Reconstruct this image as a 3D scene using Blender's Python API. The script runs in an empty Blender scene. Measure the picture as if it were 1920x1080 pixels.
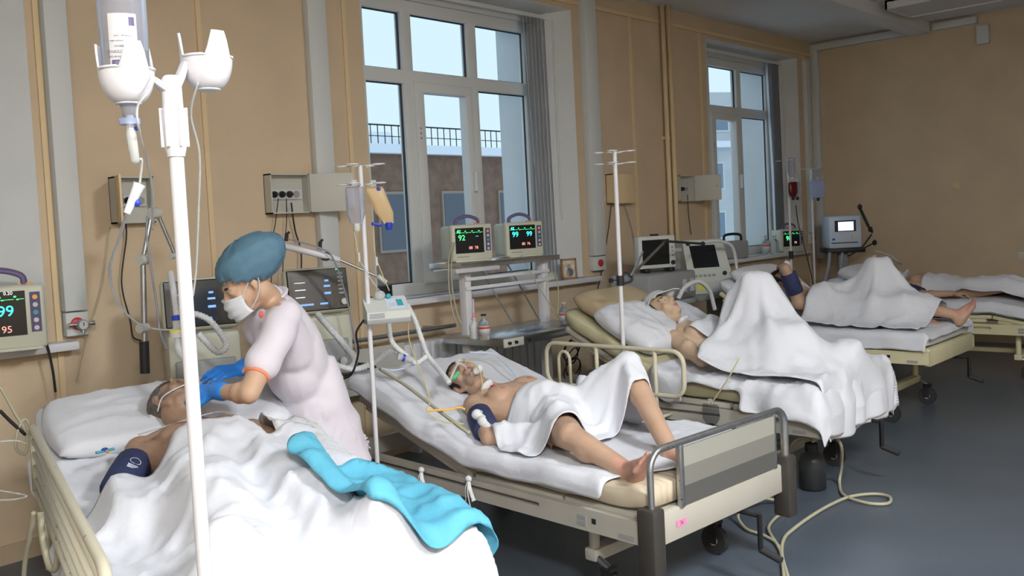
import bpy, bmesh, math, random
import numpy as np
from mathutils import Vector, Matrix, noise
from mathutils.bvhtree import BVHTree
random.seed(7)
S = bpy.context.scene
COL = S.collection
# ---------------------------------------------------------------- camera
W, XB, ZC, HC = 4.761, 10.39, 3.42, 1.5          # window wall y, back wall x, ceiling height, eye height
F, PX, PY = 1720.0, 960.0, 500.0
RC = np.array([[0.682, -0.73, -0.051], [-0.069, 0.005, -0.998], [0.728, 0.684, -0.047]])
def _cam():
    global RC
    vx = np.array([2570 - PX, 337 - PY, F]); vx /= np.linalg.norm(vx)
    r = math.radians(2.9); hd = np.array([math.cos(r), -math.sin(r), 0.])
    dn = np.cross(vx, hd); dn = dn if dn[1] > 0 else -dn; dn /= np.linalg.norm(dn)
    RC = np.stack([vx, np.cross(-dn, vx), -dn], 1)
    cd = bpy.data.cameras.new('camera'); co = bpy.data.objects.new('camera', cd); COL.objects.link(co)
    cd.sensor_width = 36; cd.lens = F * 36 / 1920; cd.shift_y = (PY - 540) / 1920; cd.clip_end = 300; cd.clip_start = .05
    m = Matrix([[RC[0][i], -RC[1][i], -RC[2][i], 0] for i in range(3)] + [[0, 0, 0, 1]])
    m.translation = (0, 0, HC); co.matrix_world = m
    S.camera = co
_cam()
def ray(px, py): return RC.T @ np.array([px - PX, py - PY, F])
def onx(px, py, x): d = ray(px, py); t = x / d[0]; return Vector((x, t * d[1], HC + t * d[2]))
def ony(px, py, y): d = ray(px, py); t = y / d[1]; return Vector((t * d[0], y, HC + t * d[2]))
def onz(px, py, z): d = ray(px, py); t = (z - HC) / d[2]; return Vector((t * d[0], t * d[1], z))
# ---------------------------------------------------------------- light
S.view_settings.view_transform = 'Standard'; S.view_settings.look = 'None'
S.view_settings.gamma = 1; S.view_settings.use_curve_mapping = False
S.view_settings.exposure = 0.58
wd = bpy.data.worlds.new('winter_sky'); S.world = wd; wd.use_nodes = True
nt = wd.node_tree; bg = nt.nodes['Background']
bg.inputs[0].default_value = (.72, .90, 1.0, 1); bg.inputs[1].default_value = .70
def area(name, loc, rot, sx, sy, power, col=(1, 1, 1), portal=False, spread=None):
    l = bpy.data.lights.new(name, 'AREA'); l.shape = 'RECTANGLE'; l.size = sx; l.size_y = sy; l.energy = power; l.color = col
    if spread: l.spread = spread
    o = bpy.data.objects.new(name, l); COL.objects.link(o); o.location = loc; o.rotation_euler = rot
    if portal: l.cycles.is_portal = True
    return o
for i, cx in enumerate((.42, 4.62, 8.62)):      # sampling portals in the window openings
    area('window_left_offscreen' if i == 0 else 'window_portal', (cx, W + .33, 2.05), (-math.pi / 2, 0, 0), 1.9, 2.0, 1, portal=True)
# ---------------------------------------------------------------- materials
MATS = {}
def mat(name, col, rough=.5, metal=0., var=0., vscale=8., bump=0., bscale=60., spec=.5, trans=0., alpha=1., emit=None, estr=0., sheen=0., sss=0., ior=1.45, wave=None, speck=None):
    if name in MATS: return MATS[name]
    m = bpy.data.materials.new(name); m.use_nodes = True; MATS[name] = m
    n = m.node_tree.nodes; L = m.node_tree.links; b = n['Principled BSDF']
    c4 = (*col, 1)
    b.inputs['Base Color'].default_value = c4; b.inputs['Roughness'].default_value = rough; b.inputs['Metallic'].default_value = metal
    b.inputs['Specular IOR Level'].default_value = spec; b.inputs['IOR'].default_value = ior
    if trans: b.inputs['Transmission Weight'].default_value = trans
    if alpha < 1: b.inputs['Alpha'].default_value = alpha
    if sheen: b.inputs['Sheen Weight'].default_value = sheen
    if sss: b.inputs['Subsurface Weight'].default_value = sss; b.inputs['Subsurface Radius'].default_value = (.012, .005, .003)
    if emit: b.inputs['Emission Color'].default_value = (*emit, 1); b.inputs['Emission Strength'].default_value = estr
    tc = n.new('ShaderNodeTexCoord')
    if var or speck:
        t = n.new('ShaderNodeTexNoise'); t.inputs['Scale'].default_value = vscale; t.inputs['Detail'].default_value = 5
        L.new(tc.outputs['Object'], t.inputs['Vector'])
        r = n.new('ShaderNodeValToRGB'); L.new(t.outputs['Fac'], r.inputs['Fac'])
        r.color_ramp.elements[0].position = .3; r.color_ramp.elements[1].position = .7
        r.color_ramp.elements[0].color = (*[max(0, c * (1 - var)) for c in col], 1); r.color_ramp.elements[1].color = (*[min(1, c * (1 + var)) for c in col], 1)
        out = r.outputs['Color']
        if speck:      # fine flecks: (colour, scale, threshold)
            t2 = n.new('ShaderNodeTexNoise'); t2.inputs['Scale'].default_value = speck[1]; t2.inputs['Detail'].default_value = 2
            L.new(tc.outputs['Object'], t2.inputs['Vector'])
            r2 = n.new('ShaderNodeValToRGB'); r2.color_ramp.elements[0].position = speck[2]; r2.color_ramp.elements[1].position = speck[2] + .05
            L.new(t2.outputs['Fac'], r2.inputs['Fac'])
            mx = n.new('ShaderNodeMixRGB'); L.new(r2.outputs['Color'], mx.inputs['Fac']); L.new(out, mx.inputs[1]); mx.inputs[2].default_value = (*speck[0], 1)
            out = mx.outputs[0]
        L.new(out, b.inputs['Base Color'])
    if bump or wave:
        bp = n.new('ShaderNodeBump'); bp.inputs['Distance'].default_value = .01
        if wave:
            t = n.new('ShaderNodeTexWave'); t.inputs['Scale'].default_value = wave; t.bands_direction = 'X'; bp.inputs['Strength'].default_value = bump or .3
            L.new(tc.outputs['Object'], t.inputs['Vector'])
        else:
            t = n.new('ShaderNodeTexNoise'); t.inputs['Scale'].default_value = bscale; t.inputs['Detail'].default_value = 4; bp.inputs['Strength'].default_value = bump
            L.new(tc.outputs['Object'], t.inputs['Vector'])
        L.new(t.outputs['Fac'], bp.inputs['Height']); L.new(bp.outputs['Normal'], b.inputs['Normal'])
    return m
mat('wall', (.60, .48, .34), .75, var=.05, vscale=3, bump=.25, bscale=220)
mat('wall_trim', (.70, .55, .34), .6)
mat('ceil', (.72, .73, .74), .85, var=.03, vscale=2)
mat('white_wall', (.60, .63, .65), .6, var=.03, vscale=4)
mat('trunk', (.60, .63, .64), .65)
mat('frame', (.64, .67, .68), .35)
mat('floor', (.085, .105, .135), .32, var=.10, vscale=2.5, speck=((.16, .19, .23), 260, .62), bump=.05, bscale=300)
mat('skirting', (.50, .40, .28), .6)
mat('glass', (.92, .97, 1.0), .02, trans=1., spec=.5, ior=1.05)
mat('cream', (.60, .56, .43), .42, var=.05, vscale=12)
mat('cream_chip', (.52, .49, .38), .42, var=.03, vscale=8, speck=((.10, .08, .06), 45, .71))
mat('bedwhite', (.44, .42, .37), .45, var=.04, vscale=5)
mat('bedyellow', (.62, .58, .38), .5, var=.05, vscale=5)
mat('dark', (.018, .018, .02), .5)
mat('rubber', (.03, .03, .032), .75)
mat('cap_brown', (.045, .040, .036), .55, var=.1, vscale=20)
mat('steel', (.62, .63, .64), .28, metal=1., var=.06, vscale=20)
mat('chrome', (.8, .8, .82), .15, metal=1.)
mat('tube_metal', (.42, .43, .44), .38, metal=.9, var=.12, vscale=30, speck=((.12, .10, .09), 60, .68))
mat('whitemetal', (.68, .68, .72), .35)
mat('whiteplastic', (.72, .72, .77), .3)
mat('devcream', (.52, .53, .44), .42)
mat('devwhite', (.56, .59, .56), .4)
mat('devgrey', (.30, .31, .32), .5)
mat('devblue', (.55, .66, .82), .4)
mat('screen', (.012, .014, .016), .18)
mat('screen_b', (.02, .028, .045), .15)
mat('cyan', (.0, .5, .55), .5, emit=(.05, .85, .95), estr=1.6)
mat('green', (.0, .5, .1), .5, emit=(.08, .95, .25), estr=1.5)
mat('red', (.5, .1, .08), .5, emit=(.95, .35, .30), estr=1.0)
mat('whiteled', (.6, .6, .6), .5, emit=(.85, .9, .95), estr=.7)
mat('blueled', (.1, .2, .5), .5, emit=(.15, .35, .8), estr=.8)
mat('redpaint', (.50, .03, .03), .4)
mat('purple', (.13, .10, .22), .45)
mat('navykeys', (.08, .07, .16), .5)
mat('orange', (.85, .38, .12), .5)
mat('sheet', (.64, .66, .72), .85, bump=.18, bscale=35, sheen=.2)
mat('ticking', (.55, .47, .35), .8, wave=9)
mat('beige_pad', (.42, .34, .22), .7, var=.05)
mat('olive_pad', (.46, .43, .28), .7, var=.05)
mat('bluepaper', (.11, .42, .58), .75, bump=.2, bscale=60)
mat('navy', (.025, .035, .10), .75, var=.15, vscale=30)
mat('print_white', (.65, .68, .78), .7)
mat('skin', (.47, .31, .22), .5, var=.10, vscale=9, sss=.12, spec=.35)
mat('skin_pale', (.52, .38, .27), .5, var=.08, vscale=8, sss=.12, spec=.35)
mat('skin_nurse', (.55, .36, .25), .45, var=.04, vscale=8, sss=.12, spec=.35)
mat('skin_dark', (.36, .23, .16), .5, var=.12, vscale=9, sss=.1, spec=.3)
mat('foot_red', (.48, .26, .19), .5, var=.12, vscale=12, sss=.12)
mat('lips', (.38, .17, .14), .45)
mat('nipple', (.40, .20, .15), .6)
mat('hair_dark', (.018, .014, .012), .6, bump=.6, bscale=120)
mat('hair_grey', (.13, .12, .11), .7, var=.4, vscale=50, bump=.6, bscale=120)
mat('stubble', (.36, .24, .18), .6, var=.15, vscale=40)
mat('chesthair', (.26, .17, .115), .7, var=.25, vscale=60)
mat('glove', (.03, .24, .80), .38, bump=.12, bscale=50)
mat('coat', (.66, .62, .69), .8, bump=.12, bscale=40, sheen=.2)
mat('piping', (.90, .28, .16), .6)
mat('capblue', (.13, .27, .38), .7, alpha=.62, bump=.6, bscale=26)
mat('maskw', (.62, .65, .70), .8, bump=.1, bscale=80)
mat('gauze', (.64, .65, .67), .9, bump=.3, bscale=90)
mat('tube_clear', (.78, .80, .80), .15, trans=.55, ior=1.2)
mat('tube_white', (.80, .82, .84), .35, trans=.25, ior=1.2)
mat('tube_rubber', (.42, .40, .29), .5)
mat('tube_yellow', (.70, .62, .35), .35, trans=.3, ior=1.2)
mat('tube_grey', (.28, .30, .36), .45)
mat('cable', (.02, .02, .022), .5)
mat('bag', (.62, .64, .74), .18, trans=.78, ior=1.12)
mat('bag_blue', (.55, .65, .90), .2, trans=.6, ior=1.12)
mat('bag_amber', (.80, .62, .38), .25, trans=.5, ior=1.15)
mat('blood', (.10, .008, .008), .25)
mat('labelw', (.56, .56, .58), .6)
mat('ink', (.12, .10, .22), .6)
mat('inkred', (.62, .10, .10), .6)
mat('bottleglass', (.85, .88, .90), .06, trans=.9, ior=1.3)
mat('jarglass', (.05, .055, .06), .06, alpha=.40)
mat('darkliquid', (.012, .006, .004), .15)
mat('wood', (.36, .17, .06), .45, var=.2, vscale=20)
mat('picture', (.55, .55, .48), .6, var=.25, vscale=25)
mat('picfig', (.45, .30, .16), .6)
mat('picdark', (.10, .13, .20), .6)
mat('panelgrey', (.50, .50, .46), .5)
mat('panel_l', (.33, .325, .29), .5)
mat('panel_m', (.205, .20, .18), .5)
mat('panel_d', (.10, .10, .095), .5)
mat('radiator', (.66, .68, .72), .45)
mat('greenline', (.55, .60, .30), .4, trans=.2, ior=1.2)
mat('teal', (.05, .35, .42), .5)
mat('greenclip', (.10, .55, .25), .5)
mat('pinkpaper', (.95, .25, .45), .7)
mat('brick', (.20, .12, .085), .85, var=.25, vscale=3)
mat('snow', (.80, .84, .92), .8)
mat('farwall', (.55, .56, .58), .85, var=.06, vscale=1)
mat('farwin', (.20, .25, .33), .2)
mat('bluecap', (.02, .05, .45), .4)
mat('amberclip', (.80, .45, .10), .4)
mat('yellowcap', (.75, .70, .12), .4)
# ---------------------------------------------------------------- mesh builder
class MB:
    def __init__(s): s.v = []; s.f = []; s.m = []
    def add(s, v, f, m=0):
        o = len(s.v); s.v += [tuple(p) for p in v]; s.f += [tuple(i + o for i in q) for q in f]; s.m += [m] * len(f); return s
    def box(s, x0, x1, y0, y1, z0, z1, M=None, m=0):
        v = [Vector((x, y, z)) for z in (z0, z1) for y in (y0, y1) for x in (x0, x1)]
        if M: v = [M @ p for p in v]
        return s.add(v, [(0, 2, 3, 1), (4, 5, 7, 6), (0, 1, 5, 4), (2, 6, 7, 3), (0, 4, 6, 2), (1, 3, 7, 5)], m)
    def rbox(s, x0, x1, y0, y1, z0, z1, r=.01, M=None, m=0, seg=2):
        bm = bmesh.new(); bmesh.ops.create_cube(bm, size=1)
        for v in bm.verts: v.co = Vector(((x0 + x1) / 2 + v.co.x * (x1 - x0), (y0 + y1) / 2 + v.co.y * (y1 - y0), (z0 + z1) / 2 + v.co.z * (z1 - z0)))
        r = min(r, .49 * min(x1 - x0, y1 - y0, z1 - z0))
        bmesh.ops.bevel(bm, geom=bm.edges[:], offset=r, segments=seg, affect='EDGES', profile=.5)
        bm.verts.index_update()
        v = [(M @ p.co if M else p.co.copy()) for p in bm.verts]; f = [[q.index for q in p.verts] for p in bm.faces]; bm.free()
        return s.add(v, f, m)
    def prism(s, poly, z0, z1, M=None, m=0):       # poly of (x, y), extruded along z
        n = len(poly); v = [Vector((x, y, z0)) for x, y in poly] + [Vector((x, y, z1)) for x, y in poly]
        if M: v = [M @ p for p in v]
        return s.add(v, [tuple(range(n - 1, -1, -1)), tuple(range(n, 2 * n))] + [(i, (i + 1) % n, n + (i + 1) % n, n + i) for i in range(n)], m)
    def tube(s, pts, r, n=8, m=0, closed=False, cap=True, flat=1.):
        pts = [Vector(p) for p in pts]; k = len(pts); rr = r if isinstance(r, (list, tuple)) else [r] * k
        T = []
        for i in range(k):
            a = pts[(i - 1) % k] if (closed or i > 0) else pts[0]; b = pts[(i + 1) % k] if (closed or i < k - 1) else pts[-1]
            t = (b - a); T.append(t.normalized() if t.length > 1e-9 else Vector((0, 0, 1)))
        u = T[0].orthogonal().normalized() if abs(T[0].z) > .9 else T[0].cross(Vector((0, 0, 1))).normalized()
        v = []; f = []
        for i in range(k):
            u = (u - T[i] * u.dot(T[i]));
            u = u.normalized() if u.length > 1e-6 else T[i].orthogonal().normalized()
            w = T[i].cross(u)
            for j in range(n):
                a = 2 * math.pi * j / n; v.append(pts[i] + u * (math.cos(a) * rr[i]) + w * (math.sin(a) * rr[i] * flat))
        for i in range(k if closed else k - 1):
            for j in range(n):
                a = i * n + j; b = i * n + (j + 1) % n; c = ((i + 1) % k) * n + (j + 1) % n; d = ((i + 1) % k) * n + j
                f.append((a, b, c, d))
        if cap and not closed: f += [tuple(range(n - 1, -1, -1)), tuple((k - 1) * n + j for j in range(n))]
        return s.add(v, f, m)
    def lathe(s, prof, n=20, M=None, m=0):         # prof (r, z) about local z
        v = []; f = []; k = len(prof)
        for r, z in prof:
            for j in range(n):
                a = 2 * math.pi * j / n; p = Vector((r * math.cos(a), r * math.sin(a), z)); v.append(M @ p if M else p)
        for i in range(k - 1):
            for j in range(n): f.append((i * n + j, i * n + (j + 1) % n, (i + 1) * n + (j + 1) % n, (i + 1) * n + j))
        if prof[0][0] > 1e-5: f.append(tuple(range(n - 1, -1, -1)))
        if prof[-1][0] > 1e-5: f.append(tuple((k - 1) * n + j for j in range(n)))
        return s.add(v, f, m)
    def ell(s, c, r, M=None, n=14, k=9, m=0):
        v = []; f = []
        c = Vector(c)
        for i in range(k + 1):
            a = math.pi * i / k
            for j in range(n):
                b = 2 * math.pi * j / n; p = Vector((r[0] * math.sin(a) * math.cos(b), r[1] * math.sin(a) * math.sin(b), r[2] * math.cos(a)))
                v.append(c + (M @ p if M else p))
        for i in range(k):
            for j in range(n): f.append((i * n + j, (i + 1) * n + j, (i + 1) * n + (j + 1) % n, i * n + (j + 1) % n))
        return s.add(v, f, m)
    def cap(s, p0, p1, r0, r1, n=14, m=0):         # tapered capsule
        p0 = Vector(p0); p1 = Vector(p1); d = p1 - p0; L = d.length; k = 4
        t = d.normalized() if L > 1e-6 else Vector((0, 0, 1))
        pts = []; rr = []
        for i in range(k + 1): a = math.pi / 2 * i / k; pts.append(p0 - t * (r0 * math.cos(a))); rr.append(max(1e-4, r0 * math.sin(a)))
        for i in range(k + 1): a = math.pi / 2 * i / k; pts.append(p1 + t * (r1 * math.sin(a))); rr.append(max(1e-4, r1 * math.cos(a)))
        return s.tube(pts, rr, n, m)
    def mesh(s, name, mats, smooth=True, weld=False):
        me = bpy.data.meshes.new(name); me.from_pydata([tuple(p) for p in s.v], [], s.f)
        for mm in (mats if isinstance(mats, (list, tuple)) else [mats]): me.materials.append(MATS[mm])
        me.polygons.foreach_set('material_index', s.m)
        if weld:
            bm = bmesh.new(); bm.from_mesh(me); bmesh.ops.remove_doubles(bm, verts=bm.verts, dist=1e-4); bm.to_mesh(me); bm.free()
        if smooth: me.polygons.foreach_set('use_smooth', [True] * len(me.polygons))
        me.update(); return me
    def obj(s, name, mats, parent=None, smooth=False, angle=None, loc=None, weld=False, **props):
        me = s.mesh(name, mats, smooth or angle is not None, weld)
        if angle is not None: me.set_sharp_from_angle(angle=math.radians(angle))
        o = bpy.data.objects.new(name, me); COL.objects.link(o)
        if parent: o.parent = parent
        if loc: o.location = loc
        for k, v in props.items(): o[k] = v
        return o
def tag(o, label, cat, group=None):
    o['label'] = label; o['category'] = cat
    if group: o['group'] = group
    return o
def thing(name, label, cat, loc=(0, 0, 0), rz=0, group=None):
    o = bpy.data.objects.new(name, None); COL.objects.link(o); o.location = loc; o.rotation_euler = (0, 0, rz); o.empty_display_size = .1
    return tag(o, label, cat, group)
def struct(o): o['kind'] = 'structure'; return o
def crv(ctrl, n=8, closed=False):                   # Catmull-Rom through control points
    P = [Vector(p) for p in ctrl]; k = len(P); out = []
    for i in range(k if closed else k - 1):
        p0 = P[(i - 1) % k] if (closed or i > 0) else P[0] * 2 - P[1]; p1 = P[i]; p2 = P[(i + 1) % k]; p3 = P[(i + 2) % k] if (closed or i < k - 2) else P[-1] * 2 - P[-2]
        for j in range(n):
            t = j / n; out.append(.5 * ((2 * p1) + (p2 - p0) * t + (2 * p0 - 5 * p1 + 4 * p2 - p3) * t * t + (3 * p1 - p0 - 3 * p2 + p3) * t ** 3))
    if not closed: out.append(P[-1].copy())
    return out
def rotM(rx=0, ry=0, rz=0, loc=(0, 0, 0)):
    from mathutils import Euler
    M = Euler((rx, ry, rz)).to_matrix().to_4x4(); M.translation = loc; return M
def textobj(name, txt, size, M, material, parent=None, align='CENTER'):
    cu = bpy.data.curves.new(name, 'FONT'); cu.body = txt; cu.size = size; cu.align_x = align; cu.align_y = 'CENTER'; cu.extrude = .0004
    tmp = bpy.data.objects.new(name, cu)
    me = bpy.data.meshes.new_from_object(tmp)
    bpy.data.objects.remove(tmp); bpy.data.curves.remove(cu)
    me.materials.clear(); me.materials.append(MATS[material]); me.transform(M)
    o = bpy.data.objects.new(name, me); COL.objects.link(o)
    if parent: o.parent = parent
    return o
# ================================================================= ROOM SHELL
X0, Y0 = -1.6, -2.2
struct(MB().box(X0, XB + .3, Y0, W + .6, -.1, 0).obj('floor', 'floor'))
ceil = struct(MB().box(X0, XB + .3, Y0, W + .6, ZC, ZC + .1).obj('ceiling', 'ceil'))
MB().box(X0, XB - .03, 3.43, 3.63, 3.30, ZC + .01).obj('ceiling_beam', 'ceil', ceil)
struct(MB().box(X0 - .2, X0, Y0 - .2, W + .6, 0, ZC).obj('wall_left', 'wall'))
struct(MB().box(X0 - .2, XB + .3, Y0 - .2, Y0, 0, ZC).obj('wall_front', 'wall'))
wb = struct(MB().box(XB, XB + .3, Y0, W + .6, 0, ZC).obj('wall_back', 'wall'))
# window wall: solid pieces around three niches (window openings narrower outside than inside)
SILL, HEAD, OHEAD = .985, 3.215, 3.12
NICHE = [(-.40, 1.71, -.30, 1.40), (3.76, 5.92, 3.66, 5.60), (8.0, 9.97, 7.70, 9.62)]
YF = W + .18                                       # inner face of the window frames
YO = W + .55
m = MB(); xs = [X0] + [v for n in NICHE for v in n[:2]] + [XB]
for i in range(0, len(xs), 2): m.box(xs[i], xs[i + 1], W, YF, 0, ZC)
for a, b, c, d in NICHE: m.box(a, b, W, YF, 0, SILL + .02); m.box(a, b, W, YF, HEAD, ZC)
ww = struct(m.obj('wall_window', 'wall'))
m = MB(); xs = [X0] + [v for n in NICHE for v in n[2:]] + [XB + .3]
for i in range(0, len(xs), 2): m.box(xs[i], xs[i + 1], YF + .001, YO, 0, ZC)
for a, b, c, d in NICHE: m.box(c, d, YF + .001, YO, 0, SILL + .05); m.box(c, d, YF + .001, YO, OHEAD, ZC)
m.obj('outer_masonry', 'white_wall', ww)
for k, (a, b, c, d) in enumerate(NICHE):           # white splayed linings of each niche
    m = MB(); t = .012
    m.prism([(b - .0005, W - .004), (d, YF), (d + .02, YF + .003), (b - .0005 + .004, YF)], SILL + .03, HEAD, m=0)
    m.prism([(a, W - .004), (a, YF), (min(c, a) + .02 if c > a else a + .002, YF), (a + t, W - .004)], SILL + .03, HEAD)
    v = [(a, W - .004, HEAD - .004), (b, W - .004, HEAD - .004), (b, YF, HEAD - .06), (a, YF, HEAD - .06)]
    m.add(v + [(x, y, HEAD + .002) for x, y, z in v], [(0, 1, 2, 3), (0, 4, 5, 1), (1, 5, 6, 2), (2, 6, 7, 3), (3, 7, 4, 0)])
    m.box(min(a, c), max(b, d), YF - .03, YF - .004, HEAD - .12, HEAD - .05)
    m.obj('niche_lining', 'white_wall', ww)
# battens, cornice moulding
for x in (1.76, 2.62, 3.62, 6.735, 7.885, 10.13, .9):
    MB().box(x - .014, x + .014, W - .012, W + .001, 0, 3.27).obj('batten', 'wall_trim', ww)
MB().box(X0, XB, W - .018, W + .001, 3.255, 3.285).obj('cornice_moulding', 'wall_trim', ww)
bs = struct(MB().box(X0, XB, W - .015, W, 0, .09).obj('baseboard_window', 'skirting'))
struct(MB().box(XB - .015, XB, Y0, W, 0, .09).obj('baseboard_back', 'skirting'))
# windows: frame, transom, mullions, panes, opening sash, sill
for k, (a, b, c, d) in enumerate(NICHE):
    o = 4.0 * (k - 1) if k != 0 else -4.2
    wn = struct(bpy.data.objects.new('window_%d' % (k + 1), None)); COL.objects.link(wn); wn.location = (o, 0, 0)
    L, R, B, T = c - o, d - o, SILL + .045, 3.12
    y0, y1 = YF - .002, YF + .07
    M1, M2, TR = (4.25, 4.345), (4.895, 4.99), (2.515, 2.61)
    m = MB()
    for q in ((L, L + .07, B, T), (R - .07, R, B, T)): m.rbox(q[0], q[1], y0, y1, q[2], q[3], .008)
    m.rbox(L, R, y0 - .003, y1 + .003, B - .002, B + .085, .008); m.rbox(L, R, y0 - .003, y1 + .003, 3.01, T + .002, .008)
    m.obj('window_frame', 'frame', wn, angle=40)
    MB().rbox(L + .07, R - .07, y0 - .003, y1, TR[0], TR[1], .008).obj('transom', 'frame', wn, angle=40)
    for q in (M1, M2): MB().rbox(q[0], q[1], y0 - .002, y1, B + .08, 3.02, .008).obj('mullion', 'frame', wn, angle=40)
    m = MB(); sx0, sx1, sz0, sz1 = 4.335, 4.905, B + .07, 2.53     # casement sash
    for k_, q in enumerate(((sx0, sx0 + .085, sz0, sz1), (sx1 - .07, sx1, sz0, sz1), (sx0 - .002, sx1 + .002, sz0 - .002, sz0 + .085), (sx0 - .002, sx1 + .002, sz1 - .07, sz1 + .002))): m.rbox(q[0], q[1], y0 - (.02 if k_ < 2 else .022), y1 - .01, q[2], q[3], .008)
    sa = m.obj('sash', 'frame', wn, angle=40)
    MB().rbox(4.86, 4.885, y0 - .055, y0 - .019, 1.75, 1.90, .008).obj('handle', 'frame', sa)
    for q in ((2.20, 2.165, 2.13)): MB().box(4.365, 4.373, y0 - .0225, y0 - .0195, q, q + .01).obj('drain_slot', 'dark', sa)
    for x0, x1 in ((L + .06, M1[0] + .005), (M1[1] - .005, M2[0] + .005), (M2[1] - .005, R - .06)):
        for z0, z1 in ((B + .08, TR[0] + .005), (TR[1] - .005, 3.015)):
            MB().box(x0, x1, YF + .030, YF + .036, z0, z1).obj('pane', 'glass', wn)
            g = MB()
            for k_, q in enumerate(((x0, x0 + .012, z0, z1), (x1 - .012, x1, z0, z1), (x0 + .012, x1 - .012, z0, z0 + .012), (x0 + .012, x1 - .012, z1 - .012, z1))): g.box(q[0], q[1], YF + .024, YF + .042, q[2], q[3])
            g.obj('gasket', 'dark', wn)
    e0, e1 = (X0 + .1, 1.82) if k == 0 else ((3.72, 6.06) if k == 1 else (7.95, 10.05))
    MB().rbox(e0 - o, e1 - o, W - .10, W + .001, SILL, SILL + .043, .008).rbox(max(a, e0) - o + .004, min(b, e1) - o - .004, W - .05, YF, SILL + .004, SILL + .043, .004).obj('window_sill', 'whiteplastic', wn, angle=40)
    MB().box(L - .02, R + .02, YF + .09, YO + .05, SILL + .03, SILL + .05).obj('outer_ledge', 'snow', wn)
# vertical blinds drawn to one side
for k, (x0, lean) in enumerate(((5.43, .09), (9.42, .09))):
    vb = thing('vertical_blind', ('white vertical blind gathered beside the window above the framed picture', 'white vertical blind gathered at the window behind the drip stands')[k], 'blind', (x0, W + .10, 1.08), group='vertical blinds')
    for j in range(7):
        mm = MB(); zz = [0, .5, 1.0, 1.5, 2.04]
        w = .045; xa = .03 + j * .042; v = []
        for z in zz:
            t = z / 2.04; dx = (lean if j == 0 else .02) * (1 - t)
            v += [(xa + dx - w, -.03, z), (xa + dx + w * .6, .035, z), (xa + dx + w * .6 + .003, .035, z), (xa + dx - w + .003, -.03, z)]
        f = [];
        for i in range(len(zz) - 1):
            for q in range(4): f.append((i * 4 + q, i * 4 + (q + 1) % 4, i * 4 + 4 + (q + 1) % 4, i * 4 + 4 + q))
        mm.add(v, f).obj('slat', 'maskw', vb)
    MB().box(-1.7, .36, -.012, .012, 2.045, 2.075).obj('headrail', 'frame', vb)
    MB().tube([(.335, -.03, 2.04), (.335, -.03, .45), (.345, -.03, .43), (.355, -.03, .45), (.355, -.03, 2.04)], .002, 5).obj('pull_cord', 'tube_white', vb)
# service trunking on the window wall
def trunk(name, x0, x1, ztop, zbot, dep, label, gauge=None):
    t = thing(name, label, 'duct', ((x0 + x1) / 2, W, 0), group='white service ducts'); w = (x1 - x0) / 2
    MB().rbox(-w, w, -dep, 0, zbot + .125, ztop, .006).obj('duct_cover', 'trunk', t, angle=40)
    MB().rbox(-w + .004, w + .004, -dep * .8, 0, zbot, zbot + .118, .006).obj('outlet_box', 'trunk', t, angle=40)
    MB().box(-w * .8, w * .8, -dep * .35, -.002, zbot + .116, zbot + .127).obj('gap_bridge', 'trunk', t)
    M = rotM(math.pi / 2, 0, 0, (0, -dep * .8, zbot + .062))
    MB().lathe([(.030, 0), (.030, .012), (.022, .018)], 20, M).obj('gas_socket', 'redpaint', t, angle=40)
    if gauge:
        M = rotM(math.pi / 2, 0, 0, (.012, -dep * .8 - .018, zbot + .055))
        MB().lathe([(.020, 0), (.026, .004), (.026, .030), (.024, .034)], 20, M).obj('gauge', 'devgrey', t, angle=40)
        MB().lathe([(.021, .0345), (.021, .036)], 20, M).obj('dial', 'labelw', t)
        MB().box(-.002, .002, -dep * .8 - .0555, -.054 - dep * .8, zbot + .05, zbot + .068, rotM(0, 0, 0, (.012, 0, 0))).obj('needle', 'dark', t)
        MB().tube([(-.048, -dep * .8 - .025, zbot + .058), (.068, -dep * .8 - .03, zbot + .058)], .007, 10).tube([(.058, -dep * .8 - .03, zbot + .058), (.075, -dep * .8 - .03, zbot + .058)], .012, 10).tube([(-.05, -dep * .8 - .025, zbot + .058), (-.03, -dep * .8 - .025, zbot + .058)], .012, 10).tube([(.012, -dep * .8 - .04, zbot + .05), (.012, -dep * .8 - .04, zbot + .012)], .006, 8).obj('valve', 'steel', t, angle=40)
    return t
trunk('service_duct', 1.775, 1.885, ZC, 1.05, .07, 'white vertical wall duct ending in a gas outlet with pressure gauge', True)
trunk('service_duct', 3.315, 3.45, ZC, 1.09, .06, 'white vertical wall duct running behind the open grey socket cabinet', True)
trunk('service_duct', 6.01, 6.165, ZC, 1.07, .075, 'white vertical wall duct with red outlet beside the framed picture')
trunk('service_duct', 10.09, 10.20, 3.2, 1.09, .05, 'white wall duct in the room corner behind the drip stands')
# duct frame of the back wall corner
cd = thing('corner_duct', 'white duct running up the room corner and along the ceiling edge', 'duct', (XB, W, 0), group='white service ducts')
MB().rbox(-.075, 0, -.085, 0, .9, ZC - .09, .006).obj('riser', 'trunk', cd, angle=40)
MB().rbox(-.06, 0, -1.10, 0, ZC - .10, ZC - .025, .006).obj('ceiling_run', 'trunk', cd, angle=40)
MB().rbox(-.06, 0, -1.80, -1.36, ZC - .10, ZC - .025, .006).obj('ceiling_run', 'trunk', cd, angle=40)
tag(MB().rbox(XB - .05, XB, 2.85, 2.97, 3.10, 3.29, .006).obj('junction_box', 'trunk', angle=40), 'small white junction box high on the back wall', 'box')
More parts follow.
